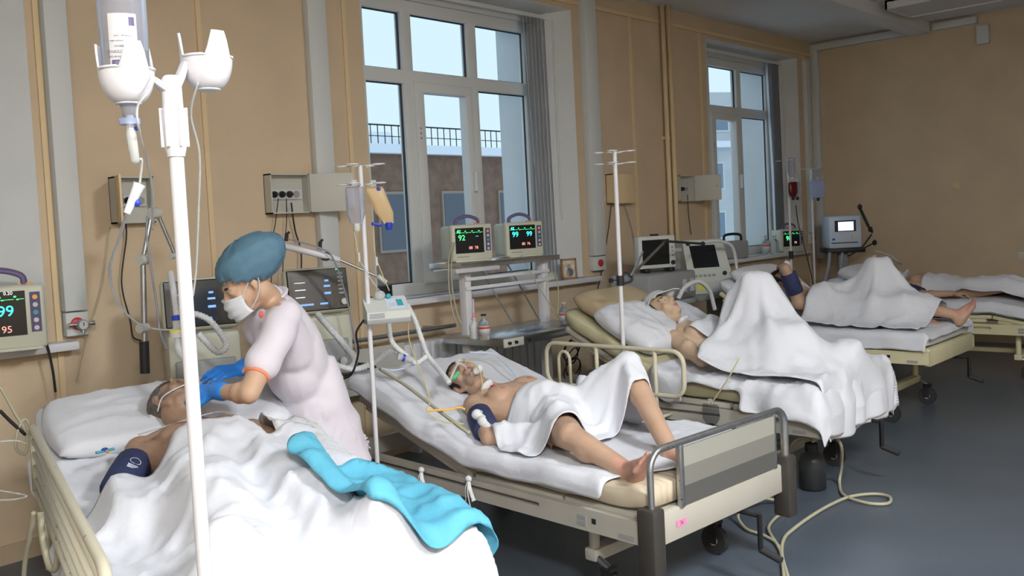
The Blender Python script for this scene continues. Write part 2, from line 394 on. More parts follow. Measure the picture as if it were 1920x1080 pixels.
# heating pipes
for x in (7.19, 7.285):
    p = thing('heating_pipe', 'cream heating pipe of the vertical pair, the one nearer the ' + ('closed cream wall box' if x < 7.2 else 'open socket cabinet'), 'pipe', (x, W - .05, 0), group='pair of heating pipes')
    MB().tube([(0, 0, 0), (0, 0, ZC)], .022, 12).obj('pipe', 'wall_trim', p, smooth=True)
    for z in (.4, 2.2): MB().box(-.012, .012, -.005, .052, z, z + .025).obj('bracket', 'wall_trim', p)
# ceiling lamps: one switched off in view, two lit ones added out of view to light the near side
def luminaire(x, y, lit, label):
    t = thing('ceiling_lamp', label, 'lamp', (x, y, ZC), group='ceiling lamps')
    m = MB(); w, l, h = .32, .62, .085
    m.box(-w, w, -l, -l + .02, -h, 0).box(-w, w, l - .02, l, -h, 0).box(-w, -w + .02, -l, l, -h, 0).box(w - .02, w, -l, l, -h, 0).box(-w, w, -l, l, -.02, -.001)
    m.obj('housing', 'whitemetal', t)
    MB().box(-w + .02, w - .02, -l + .02, l - .02, -h + .012, -h + .016).obj('diffuser', 'lampglow' if lit else 'diffoff', t)
    if lit:
        a = area('added_lamp_offscreen', (0, 0, -h - .002), (0, 0, 0), 2 * w - .05, 2 * l - .05, lit, (.93, .97, 1.0)); a.parent = t
mat('diffoff', (.62, .62, .61), .5); mat('lampglow', (.9, .9, .9), .5, emit=(.93, .97, 1.0), estr=4)
luminaire(9.2, 2.72, 0, 'unlit ceiling lamp with dark diffuser near the back wall')
luminaire(2.4, -1.1, 150, 'added lit white ceiling lamp, out of view over the aisle in front of the beds')
luminaire(-.4, -1.1, 150, 'added lit white ceiling lamp, out of view nearer the left wall')
# small wall plates
for x, y, z, lb in ((XB, 3.224, 1.66, 'cream light switch plate alone on the back wall'), (XB, 2.60, .90, 'pale socket plate low on the back wall')):
    t = thing('wall_plate', lb, 'switch', (x, y, z)); MB().rbox(-.012, 0, -.04, .04, -.04, .04, .004).obj('plate', 'wall_trim' if z > 1 else 'devblue', t, angle=40); MB().rbox(-.018, -.01, -.022, .022, -.03, .03, .003).obj('rocker', 'wall_trim', t, angle=40)
# radiator and guard rail below the middle window
rd = thing('radiator', 'pale ribbed radiator under the middle window behind the steel console', 'radiator', (3.85, W - .10, 0))
for j in range(18): MB().rbox(j * .08, j * .08 + .066, -.045, .045, .16, .74, .012).obj('rib', 'radiator', rd, angle=40)
MB().tube([(-.02, 0, .2), (1.46, 0, .2)], .018, 8).tube([(-.02, 0, .7), (1.46, 0, .7)], .018, 8).obj('header', 'radiator', rd)
for x in (.1, 1.3): MB().box(x, x + .03, -.02, .085, .0, .17).obj('foot', 'radiator', rd)
gr = thing('guard_rail', 'grey metal wall rail running along below the windows', 'rail', (2.7, W, .82))
MB().tube([(0, -.16, 0), (1.6, -.16, 0)], .014, 8).obj('bar', 'tube_metal', gr)
for x in (.25, 1.45): MB().tube([(x, 0, 0), (x, -.16, 0)], .01, 8).obj('bracket', 'tube_metal', gr)
MB().box(.1, 1.15, -.15, -.142, -.34, -.06).obj('back_panel', 'panelgrey', gr)
# ================================================================= OUTSIDE
def house(name, label, loc, rz, parts):
    t = thing(name, label, 'building', loc, rz)
    for nm, mt, (x0, x1, y0, y1, z0, z1) in parts: MB().box(x0, x1, y0, y1, z0, z1).obj(nm, mt, t)
    return t
GZ = -4.2
mat('brickwin', (.10, .11, .14), .2); mat('brickframe', (.30, .24, .20), .6)
struct(MB().box(-40, 90, W + 1.2, 120, GZ - .1, GZ).obj('ground', 'snow'))
bd = house('brick_building', 'low dark brick building with snow covered roof across the yard', (15, 20, GZ + 1.05), 0, [('wall', 'brick', (-12, 8, 0, 8, -1.05, 6.75)), ('roof_snow', 'snow', (-12.3, 8.3, -.3, 8.3, 6.75, 7.0)), ('roof_hut', 'brick', (-.2, 2.4, 2.5, 5.0, 7.0, 8.7)), ('hut_snow', 'snow', (-.4, 2.6, 2.3, 5.2, 8.7, 8.95)), ('roof_hut', 'brick', (-6, -4, 2.5, 5, 7.0, 8.6)), ('hut_snow', 'snow', (-6.2, -3.8, 2.3, 5.2, 8.6, 8.85))])
for x in np.arange(-11, 7.5, 2.4):
    for z in (.9, 4.0):
        f = MB().box(x, x + 1.1, -.06, .02, z, z + 1.7).obj('window', 'brickframe', bd)
        MB().box(x + .07, x + 1.03, -.075, -.055, z + .08, z + 1.62).obj('pane', 'brickwin', f)
rl = thing('roof_railing', 'thin dark railing along the snowy roof of the brick building', 'railing', (15, 20.1, GZ + 8.05))
MB().box(-12, 8, 0, .03, .55, .59).box(-12, 8, 0, .03, .25, .27).obj('rail', 'dark', rl)
m = MB()
for x in np.arange(-12, 8, .25): m.box(x, x + .02, 0, .02, 0, .58)
pb = m.obj('balusters', 'dark', rl); pb['kind'] = 'stuff'
gb = thing('gabled_building', 'distant building with a snowy gable roof behind the brick building', 'building', (24, 42, GZ))
MB().box(-24, 14, 0, 9, 0, 9.0).obj('wall', 'brick', gb)
MB().add([(-24.5, -.5, 9), (14.5, -.5, 9), (14.5, 9.5, 9), (-24.5, 9.5, 9), (-24.5, 4.5, 12.0), (14.5, 4.5, 12.0)], [(0, 1, 5, 4), (2, 3, 4, 5), (0, 4, 3), (1, 2, 5), (0, 3, 2, 1)]).obj('roof', 'snow', gb)
ab = thing('apartment_building', 'pale apartment building with rows of windows beyond the far window', 'building', (47, 27, GZ), -.5)
MB().box(-9, 9, 0, 10, 0, 9.4).obj('wall', 'farwall', ab); MB().box(-9.4, 9.4, -.5, 10, 9.4, 9.75).obj('roof_snow', 'snow', ab); MB().box(-9, 9, 3, 10, 9.7, 13).obj('upper_storey', 'farwall', ab)
for x in np.arange(-8.2, 8, 2.3):
    for z in (1.2, 4.2, 7.0, 10.6):
        f = MB().box(x, x + 1.2, -.08 if z < 10 else 2.92, .02 if z < 10 else 3.02, z, z + 1.6).obj('window', 'frame', ab); yy = -.1 if z < 10 else 2.9
        MB().box(x + .1, x + 1.1, yy, yy + .03, z + .1, z + 1.5).obj('pane', 'farwin', f)
# ================================================================= BEDS
BW, BL = .95, 2.0
def bedM(x, y, ang):                                # local u across, v towards the head; ang = direction of v from +x
    return rotM(0, 0, math.radians(ang - 90), (x, y, 0))
def prof_z(prof, v):                                # deck profile [(v, z)...]
    for (v0, z0), (v1, z1) in zip(prof, prof[1:]):
        if v <= v1: return z0 + (z1 - z0) * (v - v0) / (v1 - v0)
    (v0, z0), (v1, z1) = prof[-2:]; return z1 + (z1 - z0) / (v1 - v0) * (v - v1)
BEDS = {}
def caster(t, u, v):
    MB().tube([(u - .016, v, .062), (u + .016, v, .062)], .062, 20).obj('caster_wheel', 'rubber', t, angle=40)
    MB().tube([(u - .018, v, .062), (u + .018, v, .062)], .022, 16).obj('hub', 'panelgrey', t, angle=40)
    MB().box(u - .026, u - .02, v - .02, v + .02, .05, .14).box(u + .02, u + .026, v - .02, v + .02, .05, .14).box(u - .026, u + .026, v - .025, v + .025, .135, .15).obj('caster_fork', 'dark', t)
def recessed_rail(u0, L, rz, left):                  # side rail with a real slot sunk into its outer face
    a, b = (u0, u0 + .035) if left else (u0 + .035, u0); d = a + (b - a) * .85; z0, z1 = rz, rz + .085
    O = [(0, z0), (L, z0), (L, z1), (0, z1)]; S_ = [(.55, rz + .045), (L - .25, rz + .045), (L - .25, rz + .062), (.55, rz + .062)]
    v = [(a, y, z) for y, z in O] + [(a, y, z) for y, z in S_] + [(d, y, z) for y, z in S_] + [(b, y, z) for y, z in O]; f = [(8, 9, 10, 11), (15, 14, 13, 12)]
    for i in range(4): k = (i + 1) % 4; f += [(i, k, 4 + k, 4 + i), (4 + i, 4 + k, 8 + k, 8 + i), (k, i, 12 + i, 12 + k)]
    return MB().add(v, f)
def make_bed(key, x, y, ang, label, body, rz=.33, prof=None, foot=False, caps=True, crank=True, group='hospital beds', BL=BL):
    t = thing('hospital_bed', label, 'bed', (x, y, 0), math.radians(ang - 90), group)
    BEDS[key] = dict(t=t, M=bedM(x, y, ang), prof=prof)
    for u0 in (0, BW - .035):
        s = recessed_rail(u0, BL, rz, u0 == 0).obj('side_rail', body, t)
        uu = u0 - .002 if u0 == 0 else u0 + .033
        MB().box(uu, uu + .004, .25, .27, rz + .035, rz + .055).obj('bolt', 'dark', s)
        MB().box(uu - .0005, uu + .003, .30, .345, rz + .04, rz + .058).box(uu - .0005, uu + .003, .30, .345, rz + .016, rz + .034).obj('type_plate', 'devgrey', s)
    MB().box(-.0025, .002, .07, .14, rz + .010, rz + .026).obj('maker_plate', 'devgrey', t)
    MB().rbox(.03, BW - .03, 0, .04, rz - .015, rz + .105, .008).obj('foot_beam', body, t, angle=40)
    MB().rbox(.03, BW - .03, BL - .04, BL, rz, rz + .09, .008).obj('head_beam', body, t, angle=40)
    # undercarriage
    for v in (.38, BL - .38):
        MB().rbox(.10, BW - .10, v - .03, v + .03, .16, .21, .008).obj('cross_beam', body, t, angle=40)
        for u in (.13, BW - .13): MB().tube([(u, v, .20), (u, v, rz + .01)], .022, 10).obj('column', body, t, angle=40)
        for u in (.12, BW - .12): caster(t, u, v + (-.08 if v < 1 else .08)); MB().tube([(u, v + (-.08 if v < 1 else .08), .145), (u, v, .185)], .014, 8).obj('caster_stem', 'steel', t)
    MB().rbox(BW / 2 - .03, BW / 2 + .03, .38, BL - .38, .165, .205, .008).obj('base_beam', body, t, angle=40)
    if crank:
        MB().tube([(.62, .10, rz - .03), (.62, -.06, rz - .03)], .010, 8).tube([(.62, -.06, rz - .02), (.62, -.06, rz - .17)], .018, 8, flat=.6).obj('crank_arm', 'dark', t, angle=40)
        MB().tube([(.62, -.06, rz - .165), (.62, -.15, rz - .19)], .015, 10).obj('crank_grip', 'rubber', t, angle=40)
    if caps:
        for u in (-.015, BW - .055): MB().rbox(u, u + .07, -.035, .045, rz - .12, rz + .14, .012).obj('corner_cap', 'cap_brown', t, angle=40)
    # deck sections
    for (v0, z0), (v1, z1) in zip(prof, prof[1:]):
        a = math.atan2(z1 - z0, v1 - v0); l = math.hypot(z1 - z0, v1 - v0)
        M = rotM(a, 0, 0, (0, v0, z0))
        d = MB().rbox(.035, BW - .035, .008, l - .008, -.035, -.004, .006, M).obj('deck_section', body, t, angle=40)
        for u in (.05, BW - .08): MB().rbox(u, u + .03, .05, l - .05, -.065, -.034, .004, M).obj('section_frame', body, d, angle=40)
        if z1 - z0 > .1: MB().tube([(BW / 2, v0 + .05, rz + .03), M @ Vector((BW / 2, l * .7, -.05))], .016, 8).obj('lift_strut', 'steel', t, angle=40)
    if foot:
        fb = MB(); z0 = rz + .13; zt = rz + .34; r = .07
        p = [(.02, 0, z0)]
        for i in range(7): a = math.pi / 2 * i / 6; p.append((.02 + r - r * math.cos(a), 0, zt - r + r * math.sin(a)))
        for i in range(7): a = math.pi / 2 * i / 6; p.append((BW - .02 - r + r * math.sin(a), 0, zt - r + r * math.cos(a)))
        p.append((BW - .02, 0, z0))
        f = fb.tube(p, .017, 12, flat=.75).obj('footboard_tube', 'tube_metal', t, angle=50)
        for k, mt in enumerate(('panel_d', 'panel_m', 'panel_l')):
            h = (zt - .02 - rz - .105) / 3; MB().box(.20, BW - .10, -.006, .006, rz + .105 + k * h, rz + .105 + (k + 1) * h).obj('footboard_panel', mt, t)
        MB().rbox(.185, .21, -.012, .012, rz + .10, zt - .005, .006).obj('panel_post', 'tube_metal', t, angle=40); MB().rbox(BW - .11, BW - .095, -.009, .009, rz + .10, zt - .005, .004).obj('panel_post', 'tube_metal', t, angle=40)
        M = rotM(math.pi / 2, 0, 0, (.19, -.0015, rz + .045))
        MB().box(-.03, .03, -.012, .012, 0, .001, M).obj('number_sticker', 'pinkpaper', t)
        textobj('number', '36', .022, rotM(math.pi / 2, 0, 0, (.19, -.0028, rz + .045)), 'ink', t)
    return t
def make_mattress(key, label, mt, th=.11, u0=.02, u1=BW - .02, v0=.03, v1=None, group='mattresses', name='mattress'):
    b = BEDS[key]; prof = b['prof']; v1 = v1 or prof[-1][0]
    vs = np.linspace(v0, v1, 40); n = 24; m = MB(); V = []; Fc = []
    for i, v in enumerate(vs):
        z = prof_z(prof, v); e = min(1, .35 + min(v - v0, v1 - v) / .05 * .65); r = .045 * 1
        for j in range(n):
            a = 2 * math.pi * (j + .5) / n; c, s_ = math.cos(a), math.sin(a); pw = .28
            uu = (u0 + u1) / 2 + (u1 - u0) / 2 * math.copysign(abs(c) ** pw, c) * (1 if e > .99 else .97)
            zz = z + th / 2 + th / 2 * math.copysign(abs(s_) ** pw, s_) * (.6 + .4 * e)
            V.append((uu, v, zz + .003 * math.sin(v * 23 + uu * 9)))
    k = len(vs)
    for i in range(k - 1):
        for j in range(n): Fc.append((i * n + j, i * n + (j + 1) % n, (i + 1) * n + (j + 1) % n, (i + 1) * n + j))
    Fc += [tuple(range(n - 1, -1, -1)), tuple((k - 1) * n + j for j in range(n))]
    m.add([b['M'] @ Vector(p) for p in V], Fc)
    o = m.obj(name, mt, smooth=True); tag(o, label, 'mattress', group)
    b['mat'] = o; b['th'] = th; b['rect'] = (u0, u1, v0, v1)
    return o
def nz(x, y, z=0): return noise.noise(Vector((x, y, z)))
def ridges(u, v, seed, fu=4., fv=4.):                # cloth creases, 0..1
    w = .5 * nz(u * 1.7, v * 1.7, seed + 5); a = 1 - abs(nz(u * fu + w * 2, v * fv - w, seed)) * 2.2; b = 1 - abs(nz(u * fu * 2.1 - w, v * fv * 2.1 + w * 2, seed + 9)) * 2.2
    return max(0, a) ** 2 * .7 + max(0, b) ** 2 * .3
def drape(name, key, s0, s1, t0, t1, support, label, cat, mt, res=.016, it=40, crease=.010, fu=4., fv=4., seed=0, hang=.75, thick=.004, edge=None, ripple=.022, eps=.006, fringe=None, group=None, keep=None, sag=.0006, rect=None, dil=0, apex=None):
    """Cloth laid over everything in `support` (objects), bed-local sheet rectangle s (across), t (along); what reaches past the mattress hangs down."""
    b = BEDS[key]; Mi = b['M'].inverted(); r0 = rect or b['rect']; u0, u1, v0, v1 = r0[0], r0[1], r0[2], r0[3]
    tr = []
    for o in support:
        mw = o.matrix_world if o.parent is None else o.matrix_world
        vv = [Mi @ (o.matrix_world @ p.co) for p in o.data.vertices]; tr.append(BVHTree.FromPolygons(vv, [list(p.vertices) for p in o.data.polygons]))
    ns = max(2, int((s1 - s0) / res)); nt_ = max(2, int((t1 - t0) / res))
    ss = np.linspace(s0, s1, ns); tt = np.linspace(t0, t1, nt_)
    uc = np.clip(ss, u0, u1); vc = np.clip(tt, v0, v1); H = np.zeros((ns, nt_))
    dn = Vector((0, 0, -1))
    for i in range(ns):
        for j in range(nt_):
            z = -1; p = Vector((uc[i], vc[j], 2.5))
            for k in tr:
                h = k.ray_cast(p, dn)
                if h[0] is not None and h[0].z > z: z = h[0].z
            if z < 0: z = prof_z(b['prof'], vc[j]) + b['th']
            H[i, j] = z
    for _ in range(dil):
        A = np.pad(H, 1, mode='edge'); H = np.maximum.reduce([A[1:-1, 1:-1], A[2:, 1:-1], A[:-2, 1:-1], A[1:-1, 2:], A[1:-1, :-2]])
    Z = H + eps
    for _ in range(it):
        A = np.pad(Z, 1, mode='edge'); Z = np.maximum(H + eps, (A[2:, 1:-1] + A[:-2, 1:-1] + A[1:-1, 2:] + A[1:-1, :-2]) / 4 - sag)
    V = []; ok = np.ones((ns, nt_), bool)
    for i in range(ns):
        for j in range(nt_):
            s, t = ss[i], tt[j]; du = (u0 - s) if s < u0 else ((s - u1) if s > u1 else 0); dv = (v0 - t) if t < v0 else ((t - v1) if t > v1 else 0)
            d = math.hypot(du, dv); c = ridges(s, t, seed, fu, fv); z = Z[i, j] + crease * (c + .28 * ridges(s, t, seed + 3, fu * 2.4, fv * 2.4))
            u, v = uc[i], vc[j]
            if apex:                                      # folds running down from the raised knee
                au, av, A, kk = apex; q = math.hypot(u - au, v - av); an = math.atan2(v - av, u - au)
                z += A * min(1, max(0, (q - .04) / .14)) * max(0, 1 - max(0, q - .30) / .25) * (max(0, math.sin(kk * an + 2.5 * nz(an * .8, q * 2, seed))) ** 2)
            if d > 0:
                along = (v * 1.0 if du > dv else u) + seed
                out = .006 + .02 * min(1, d / .05) + ripple * min(1, d / .18) * (.5 + .5 * math.sin(along * 17 + 3 * nz(along * 2, seed))) + .02 * nz(s * 4, t * 4, seed)
                ku, kv = du / d, dv / d
                u += (-ku if s < u0 else ku) * out; v += (-kv if t < v0 else kv) * out
                z -= d * hang * .98 + .02 * min(1, d / .04) * 0
                z -= .012 * nz(along * 5, d * 3, seed)
                z = max(z, .03)
            if keep and not keep(s, t): ok[i, j] = False
            V.append(b['M'] @ Vector((u, v, z)))
    m = MB(); f = []
    for i in range(ns - 1):
        for j in range(nt_ - 1):
            if ok[i, j] and ok[i + 1, j] and ok[i, j + 1] and ok[i + 1, j + 1]: f.append((i * nt_ + j, (i + 1) * nt_ + j, (i + 1) * nt_ + j + 1, i * nt_ + j + 1))
    m.add(V, f); o = m.obj(name, mt, smooth=True)
    bm = bmesh.new(); bm.from_mesh(o.data); bmesh.ops.delete(bm, geom=[q for q in bm.verts if not q.link_faces], context='VERTS')
    for _ in range(8 if keep else 0):                 # even out the cut edge
        mv = {}
        for q in bm.verts:
            e = [x.other_vert(q) for x in q.link_edges if x.is_boundary]
            if len(e) == 2: mv[q] = q.co * .5 + (e[0].co + e[1].co) * .25
        for q, c in mv.items(): q.co = c
    bm.to_mesh(o.data); bm.free()
    md = o.modifiers.new('thickness', 'SOLIDIFY'); md.thickness = thick; md.offset = 1
    tag(o, label, cat, group); return o
def pillow(key, u, v, w, l, h, label, mt, rz=0, tilt=None, dz=0, seed=1, name='pillow', crease=.01):
    b = BEDS[key]; M = b['M']; z = prof_z(b['prof'], v) + b['th'] - .01 + dz
    a = tilt if tilt is not None else math.atan2(prof_z(b['prof'], v + .1) - prof_z(b['prof'], v - .1), .2)
    T = M @ Matrix.Translation((u, v, z)) @ rotM(a, 0, rz); n = 30; m = MB(); V = []; f = []
    for sgn in (1, -1):
        for i in range(n + 1):
            for j in range(n + 1):
                x = -1 + 2 * i / n; y = -1 + 2 * j / n
                e = (max(0, 1 - x ** 4) * max(0, 1 - y ** 4)) ** .42
                px = x * w / 2 * (1 - .07 * y * y); py = y * l / 2 * (1 - .07 * x * x)
                zz = (h / 2 if sgn < 0 else h / 2) * e * sgn + h / 2 + (crease * ridges(px * 1.3, py * 1.3, seed, 5, 5) * e if sgn > 0 else 0)
                V.append(T @ Vector((px, py, zz)))
    N = (n + 1) ** 2
    for k in range(2):
        for i in range(n):
            for j in range(n):
                q = [k * N + i * (n + 1) + j, k * N + (i + 1) * (n + 1) + j, k * N + (i + 1) * (n + 1) + j + 1, k * N + i * (n + 1) + j + 1]; f.append(q if k == 0 else q[::-1])
    o = m.add(V, f).obj(name, mt, smooth=True, weld=True); tag(o, label, 'pillow', 'pillows'); return o
def rail_tube(t, pts, r=.0125, name='rail_tube', mt='cream'): return MB().tube(pts, r, 10).obj(name, mt, t, smooth=True)
def rrect(u, v0, v1, z0, z1, r):
    p = []
    for cv, cz, a0 in ((v1 - r, z1 - r, 0), (v0 + r, z1 - r, 90), (v0 + r, z0 + r, 180), (v1 - r, z0 + r, 270)):
        for i in range(6): a = math.radians(a0 + 90 * i / 5); p.append((u, cv + r * math.cos(a), cz + r * math.sin(a)))
    return p
# --- bed 1 (with the nurse), 2 (bare chest patient), 3 (raised knee), 4 and 5 at the back
make_bed('b1', .856, 2.07, 75, 'hospital bed with long cream side guard beside the nurse', 'bedwhite', .42, [(.02, .50), (1.0, .50), (1.98, .70)], crank=False, caps=False)
make_bed('b2', 2.63, 1.87, 86.5, 'hospital bed with chrome and striped footboard holding the bare-chested patient', 'bedwhite', .325, [(.02, .43), (.45, .43), (.98, .43), (1.84, .685)], foot=True)
make_bed('b3', 4.25, 1.98, 90, 'hospital bed with cream tubular side rail and raised head end', 'bedwhite', .37, [(.02, .49), (.5, .49), (.90, .50), (1.62, .86)], caps=False)
make_bed('b4', 6.2, 2.12, 90, 'yellowish hospital bed of the patient holding an arm to the head', 'bedyellow', .43, [(.02, .53), (.5, .53), (.95, .53), (1.55, .90)], caps=False, BL=1.70)
make_bed('b5', 8.2, 1.75, 90, 'yellowish hospital bed standing along the back wall', 'bedyellow', .38, [(.02, .44), (.55, .54), (1.1, .53), (1.95, .74)], caps=False)
make_mattress('b1', 'mattress under the covered patient beside the nurse', 'beige_pad', .12)
make_mattress('b2', 'striped ticking mattress showing at the foot of the footboard bed', 'ticking', .10)
make_mattress('b3', 'olive and beige mattress on the bed with the tubular rail', 'olive_pad', .11)
make_mattress('b4', 'mattress of the patient holding an arm to the head', 'sheet', .10)
make_mattress('b5', 'mattress on the bed along the back wall', 'sheet', .10)
# beige head bolster of bed 3
# ================================================================= PEOPLE TOOLKIT
def V3(*a): return Vector(a)
def frame(Y, Z):                                     # columns X (left), Y (front), Z (up)
    Z = Vector(Z).normalized(); Y = Vector(Y); Y = (Y - Z * Y.dot(Z)).normalized(); X = Y.cross(Z)
    # person's left = Z x Y
    X = Z.cross(Y); return Matrix((X, Y, Z)).transposed()
def head_prims(m, c, R, k=1.0):
    P = lambda x, y, z: Vector(c) + R @ (Vector((x, y, z)) * k)
    E = lambda p, r: m.ell(P(*p), tuple(q * k for q in r), R, 16, 10)
    E((0, -.018, .035), (.074, .094, .084)); E((0, .030, -.020), (.060, .064, .088)); E((0, .040, -.082), (.046, .046, .036))
    E((0, .078, -.102), (.020, .016, .015)); m.cap(P(0, .090, .014), P(0, .116, -.028), .0075 * k, .012 * k)
    for s in (-1, 1):
        E((s * .012, .102, -.034), (.009, .010, .008)); E((s * .040, .062, -.030), (.024, .022, .024)); E((s * .031, .0815, .004), (.0155, .010, .0095))
        m.cap(P(s * .012, .090, .022), P(s * .050, .076, .024), .010 * k, .009 * k)
        E((s * .078, -.010, -.004), (.008, .019, .031)); m.cap(P(s * .05, .02, -.075), P(s * .066, -.01, -.03), .012 * k, .012 * k)
    m.cap(P(-.020, .090, -.062), P(.020, .090, -.062), .006 * k, .006 * k); m.cap(P(-.016, .090, -.073), P(.016, .090, -.073), .0068 * k, .0068 * k)
    m.ell(P(0, .092, -.067), (.014 * k, .009 * k, .010 * k), R)
def head_paint(c, R, k=1., stub=False):
    P = lambda x, y, z: Vector(c) + R @ (Vector((x, y, z)) * k)
    out = []
    if stub: out.append(('stubble', P(0, .060, -.085), R, (.062 * k, .052 * k, .040 * k)))
    out += [('lips', P(0, .098, -.067), R, (.021 * k, .016 * k, .0105 * k))]
    for s in (-1, 1):
        out.append(('hair', P(s * .032, .090, .026), R, (.020 * k, .016 * k, .0042 * k))); out.append(('hair', P(s * .031, .092, -.003), R, (.014 * k, .008 * k, .0022 * k)))
    return out
def hand_prims(m, w, Yd, Zd, side=1, curl=.5, k=1., spread=.12, thumb=.6):
    """w wrist, Yd towards the fingers, Zd back of the hand; side +1: thumb on +X (X = Y x Z)."""
    Y = Vector(Yd).normalized(); Z = Vector(Zd); Z = (Z - Y * Z.dot(Y)).normalized(); X = Y.cross(Z) * side
    w = Vector(w); P = lambda x, y, z: w + (X * x + Y * y + Z * z) * k
    for i, (x, L, r) in enumerate(((.028, .076, .0088), (.010, .084, .0092), (-.009, .078, .0086), (-.026, .060, .0076))):
        m.cap(P(x * .55, .010, 0), P(x, .088 - abs(x) * .2, .002), .0155 * k, .0125 * k)
        a = 0; p = Vector((x, .090 - abs(x) * .2, .002)); sx = math.sin(spread * (x / .028))
        for j, (f, rr) in enumerate(((.46, 1.), (.31, .9), (.23, .8))):
            a += curl * (.9, 1.1, .8)[j]; q = p + Vector((sx * L * f, math.cos(a) * L * f, -math.sin(a) * L * f))
            m.cap(P(*p), P(*q), r * rr * k, r * rr * .93 * k, 10); p = q
    p0 = Vector((.022, .022, -.006)); p1 = p0 + Vector((.026, .030, -.010)); p2 = p1 + Vector((.014 - .018 * thumb, .028, -.014 * thumb)); p3 = p2 + Vector((.006 - .02 * thumb, .022, -.012 * thumb))
    m.cap(P(*p0), P(*p1), .0145 * k, .0120 * k); m.cap(P(*p1), P(*p2), .0112 * k, .0098 * k); m.cap(P(*p2), P(*p3), .0096 * k, .0082 * k)
def foot_prims(m, ank, toe, up, k=1., side=1):
    """toe: direction heel->toes, up: direction of the shin (ankle->knee)."""
    Y = Vector(toe).normalized(); Z = Vector(up); Z = (Z - Y * Z.dot(Y)).normalized(); X = Y.cross(Z) * side; a = Vector(ank)
    P = lambda x, y, z: a + (X * x + Y * y + Z * z) * k
    m.cap(P(0, -.035, -.045), P(0, -.01, -.01), .033 * k, .038 * k); m.cap(P(0, -.03, -.055), P(.012, .12, -.060), .028 * k, .026 * k); m.cap(P(-.012, 0, -.05), P(-.020, .11, -.062), .026 * k, .020 * k)
    m.cap(P(0, .0, -.008), P(.006, .10, -.045), .034 * k, .022 * k)
    for i, (x, l, r) in enumerate(((.026, .055, .0135), (.008, .050, .0100), (-.008, .044, .0095), (-.022, .036, .0090), (-.034, .028, .0088))):
        m.cap(P(x, .125 - i * .008, -.060), P(x * 1.08, .125 - i * .008 + l * .75, -.058), r * k, r * .95 * k, 10)
def fin(m, name, mats, voxel=.007, smooth=6, paint=(), extra=None):
    """One continuous figure: voxel-union of the shapes, smoothed, painted by region."""
    o = m.obj(name, 'skin'); o.data.materials.clear()
    r = o.modifiers.new('u', 'REMESH'); r.mode = 'VOXEL'; r.voxel_size = voxel
    s = o.modifiers.new('s', 'SMOOTH'); s.iterations = smooth; s.factor = .5
    tmp = bpy.data.scenes.new('tmp'); COL.objects.unlink(o); tmp.collection.objects.link(o); vl = tmp.view_layers[0]; vl.update(); dg = vl.depsgraph   # evaluated alone, for speed
    me = bpy.data.meshes.new_from_object(o.evaluated_get(dg)); tmp.collection.objects.unlink(o); COL.objects.link(o); bpy.data.scenes.remove(tmp); o.modifiers.clear(); old = o.data; o.data = me; bpy.data.meshes.remove(old)
    me.materials.clear()
    for q in mats: me.materials.append(MATS[q])
    n = len(me.polygons); idx = np.zeros(n, np.int32); ce = np.empty(n * 3); me.polygons.foreach_get('center', ce); ce = ce.reshape(-1, 3)
    for mi, c, R, rad in paint:
        L = (ce - np.array(c)) @ np.array(R)          # to local axes
        idx[((L / np.array(rad)) ** 2).sum(1) < 1] = mi
    me.polygons.foreach_set('material_index', idx); me.polygons.foreach_set('use_smooth', [True] * n); me.update()
    return o
